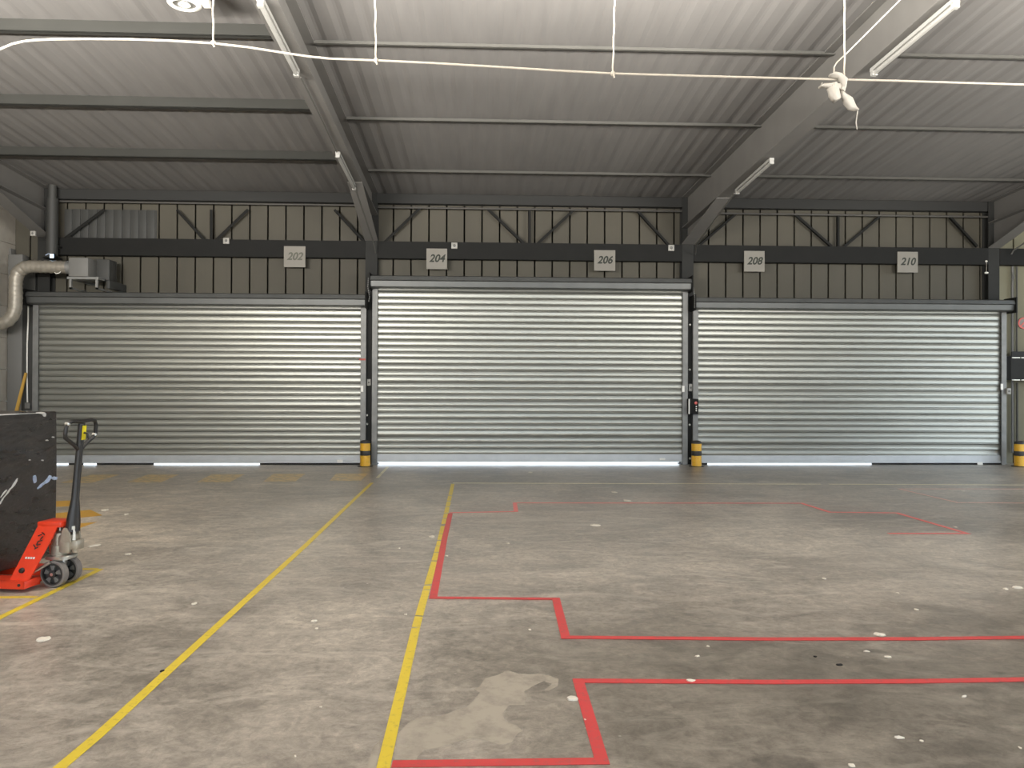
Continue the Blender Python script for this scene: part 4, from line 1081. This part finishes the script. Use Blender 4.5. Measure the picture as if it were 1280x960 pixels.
# ------------------------------------------------------------------ right edge beyond the last column
xa_r = PY(1263.5, 460, 15.0).x
o = empty('dock_rail', PY(1275, 458, 15.0), 'dark double rail with pale clips at the right edge', 'rail')
z0, z1 = PY(1272, 475, 15.0).z, PY(1272, 445, 15.0).z
MB().box((xa_r, 15.0, z0), (XR, 15.21, z1), 0.01).build('rail_body', M['column'], o, o.location, smooth=False)
mb = MB()
MB().box((xa_r, 14.97, z1 - 0.02), (XR, 15.0, z1 + 0.09), 0.01).build('upper_rail', M['rubber'], o, o.location, smooth=False)
for zz in (z1 - 0.045, z0 - 0.01):
    for k in range(6):
        x0 = xa_r + 0.02 + k * 0.19
        MB().box((x0, 14.985, zz), (x0 + 0.165, 15.0, zz + 0.022), 0.003).build('clip', M['white'], o, o.location, smooth=False)
q = [PY(1265.5, 333, 15.24), PY(1265.5, 566, 15.24)]
conduit(q, 0.022, 'grey', 'conduit', 'grey vertical conduit right of the last column, nearer to it', 'conduit', (), 'conduits')
q = [PY(1271, 333, 15.24), PY(1271, 440, 15.24)]
conduit(q, 0.016, 'purlin', 'conduit', 'pale vertical conduit at the right edge above the dark rail', 'conduit', (), 'conduits')
q = [PY(1271.5, 478, 15.24), PY(1271.5, 566, 15.24)]
conduit(q, 0.020, 'purlin', 'conduit', 'pale vertical conduit at the right edge below the dark rail', 'conduit', (), 'conduits')
tag(MB().tube([PY(1265, 340, 15.2), PY(1266.5, 343, 15.18), PY(1267.5, 347, 15.17), PY(1266, 351, 15.18), PY(1264, 348, 15.2)], 0.012, 7).build('cable_loop', M['grey'], None, PY(1266, 345, 15.2)), 'small grey cable loop beside the right column', 'cable')
c = PY(1279, 404, 15.29)
e = empty('round_notice', c, 'round red and white notice on the tan wall at the right edge', 'sign')
MB().lathe([(0.0, -0.012), (0.115, -0.012), (0.12, -0.004), (0.12, 0.006)], c, 'Y', 30).build('disc', M['sign'], e, e.location)
MB().lathe([(0.088, -0.016), (0.116, -0.016), (0.116, -0.011), (0.088, -0.011), (0.088, -0.016)], c, 'Y', 30, cap=False).build('ring', M['redsign'], e, e.location)
mb = MB(); d = Vector((0.062, 0, 0.062)); n = Vector((-0.009, 0, 0.009))
mb.prism([c + Vector((0, -0.016, 0)) - d - n, c + Vector((0, -0.016, 0)) + d - n, c + Vector((0, -0.016, 0)) + d + n, c + Vector((0, -0.016, 0)) - d + n], (0, 0.005, 0)); mb.build('bar', M['redsign'], e, e.location)
# pull lamp on the right girder
c0, c1 = PY(1233.5, 326.5, 15.05), PY(1233, 341, 15.05)
e = empty('pull_cord', c0, 'small white pull cord with a knob above the right shutter', 'pull cord')
t2 = bmesh.new(); bmesh.ops.create_uvsphere(t2, u_segments=14, v_segments=8, radius=0.022); bmesh.ops.translate(t2, vec=c0 + Vector((0, 0.015, 0)), verts=t2.verts); mb = MB(); mb.merge(t2); mb.build('anchor', M['white'], e, e.location)
MB().tube([c0 + Vector((0, 0.01, 0)), c1], 0.005, 6).build('cord', M['rope'], e, e.location)
t2 = bmesh.new(); bmesh.ops.create_uvsphere(t2, u_segments=14, v_segments=8, radius=0.034); bmesh.ops.scale(t2, vec=(1.15, 1, 0.7), verts=t2.verts); bmesh.ops.translate(t2, vec=c1, verts=t2.verts); mb = MB(); mb.merge(t2); mb.build('knob', M['white'], e, e.location)

# ------------------------------------------------------------------ asymmetric uplighters added above and behind the view to brighten ceiling and floor
def uplighter(X, Y, z, length, power, label, elev=42):
    h = length / 2; a = math.radians(90 - elev)
    e = empty('added_uplighter', (X, Y, z), label, 'lamp', 'added uplighters out of view')
    def R2(y, zz): return (Y + y * math.cos(a) + zz * math.sin(a), z - y * math.sin(a) + zz * math.cos(a))
    prof = [R2(y, q) for y, q in ((-0.16, 0.06), (-0.13, -0.03), (-0.06, -0.07), (0.06, -0.07), (0.13, -0.03), (0.16, 0.06), (0.15, 0.06), (0.12, -0.02), (0.05, -0.058), (-0.05, -0.058), (-0.12, -0.02), (-0.15, 0.06))]
    mb = MB(); mb.prism([(X - h, y, q) for y, q in prof], (2 * h, 0, 0))
    mb.build('trough', M['casing'], e, e.location, angle=30)
    for x in (X - h - 0.01, X + h):
        MB().prism([(x, y, q) for y, q in prof[:6]], (0.01, 0, 0)).build('end_plate', M['casing'], e, e.location, smooth=False)
    ty, tz = R2(0, -0.065)
    for x in (X - h * 0.8, X + h * 0.8):
        MB().tube([(x, ty, tz), (x, ty, zroof(ty) + 0.01)], 0.006, 6).build('hanger', M['galv'], e, e.location)
    ld = bpy.data.lights.new('added_uplight', 'AREA'); ld.shape = 'RECTANGLE'; ld.size = length; ld.size_y = 0.28
    ld.energy = power; ld.color = (1.0, 0.95, 0.89)
    lo = bpy.data.objects.new('added_uplight', ld); COL.objects.link(lo)
    ly, lz = R2(0, 0.065)
    lo.location = (X, ly, lz)
    lo.rotation_euler = Vector((0, math.sin(a), math.cos(a))).to_track_quat('-Z', 'Y').to_euler()
uplighter(-5.0, 3.2, 3.33, 4.2, UP * 2.1, 'added trough uplighter out of view in the left bay', 71)
uplighter(1.2, 5.0, 4.33, 4.6, UP * 1.4, 'added trough uplighter out of view in the middle bay', 86)
uplighter(7.6, 3.4, 3.4, 3.6, UP * 1.6, 'added trough uplighter out of view in the right bay', 76)

# ------------------------------------------------------------------ light
w = bpy.data.worlds.new('sky'); S.world = w; w.use_nodes = True
nt = w.node_tree; bg = nt.nodes['Background']
bg.inputs['Color'].default_value = (0.78, 0.89, 1.0, 1)
bg.inputs['Strength'].default_value = 3.9
sd = bpy.data.lights.new('sun', 'SUN'); sd.energy = 10; sd.angle = math.radians(0.6); sd.color = (1.0, 0.93, 0.84)
so = bpy.data.objects.new('sun', sd); COL.objects.link(so)
el = math.radians(47)
dirv = Vector((0.12, math.cos(el), -math.sin(el)))
so.rotation_euler = dirv.to_track_quat('-Z', 'Y').to_euler()

S.view_settings.view_transform = 'Standard'
S.view_settings.look = 'None'
S.view_settings.gamma = 1.0
S.view_settings.use_curve_mapping = False
S.view_settings.exposure = 0.0
try:
    S.cycles.use_denoising = True
    S.cycles.max_bounces = 8; S.cycles.diffuse_bounces = 5; S.cycles.glossy_bounces = 4
    S.cycles.sample_clamp_indirect = 6.0
except Exception: pass
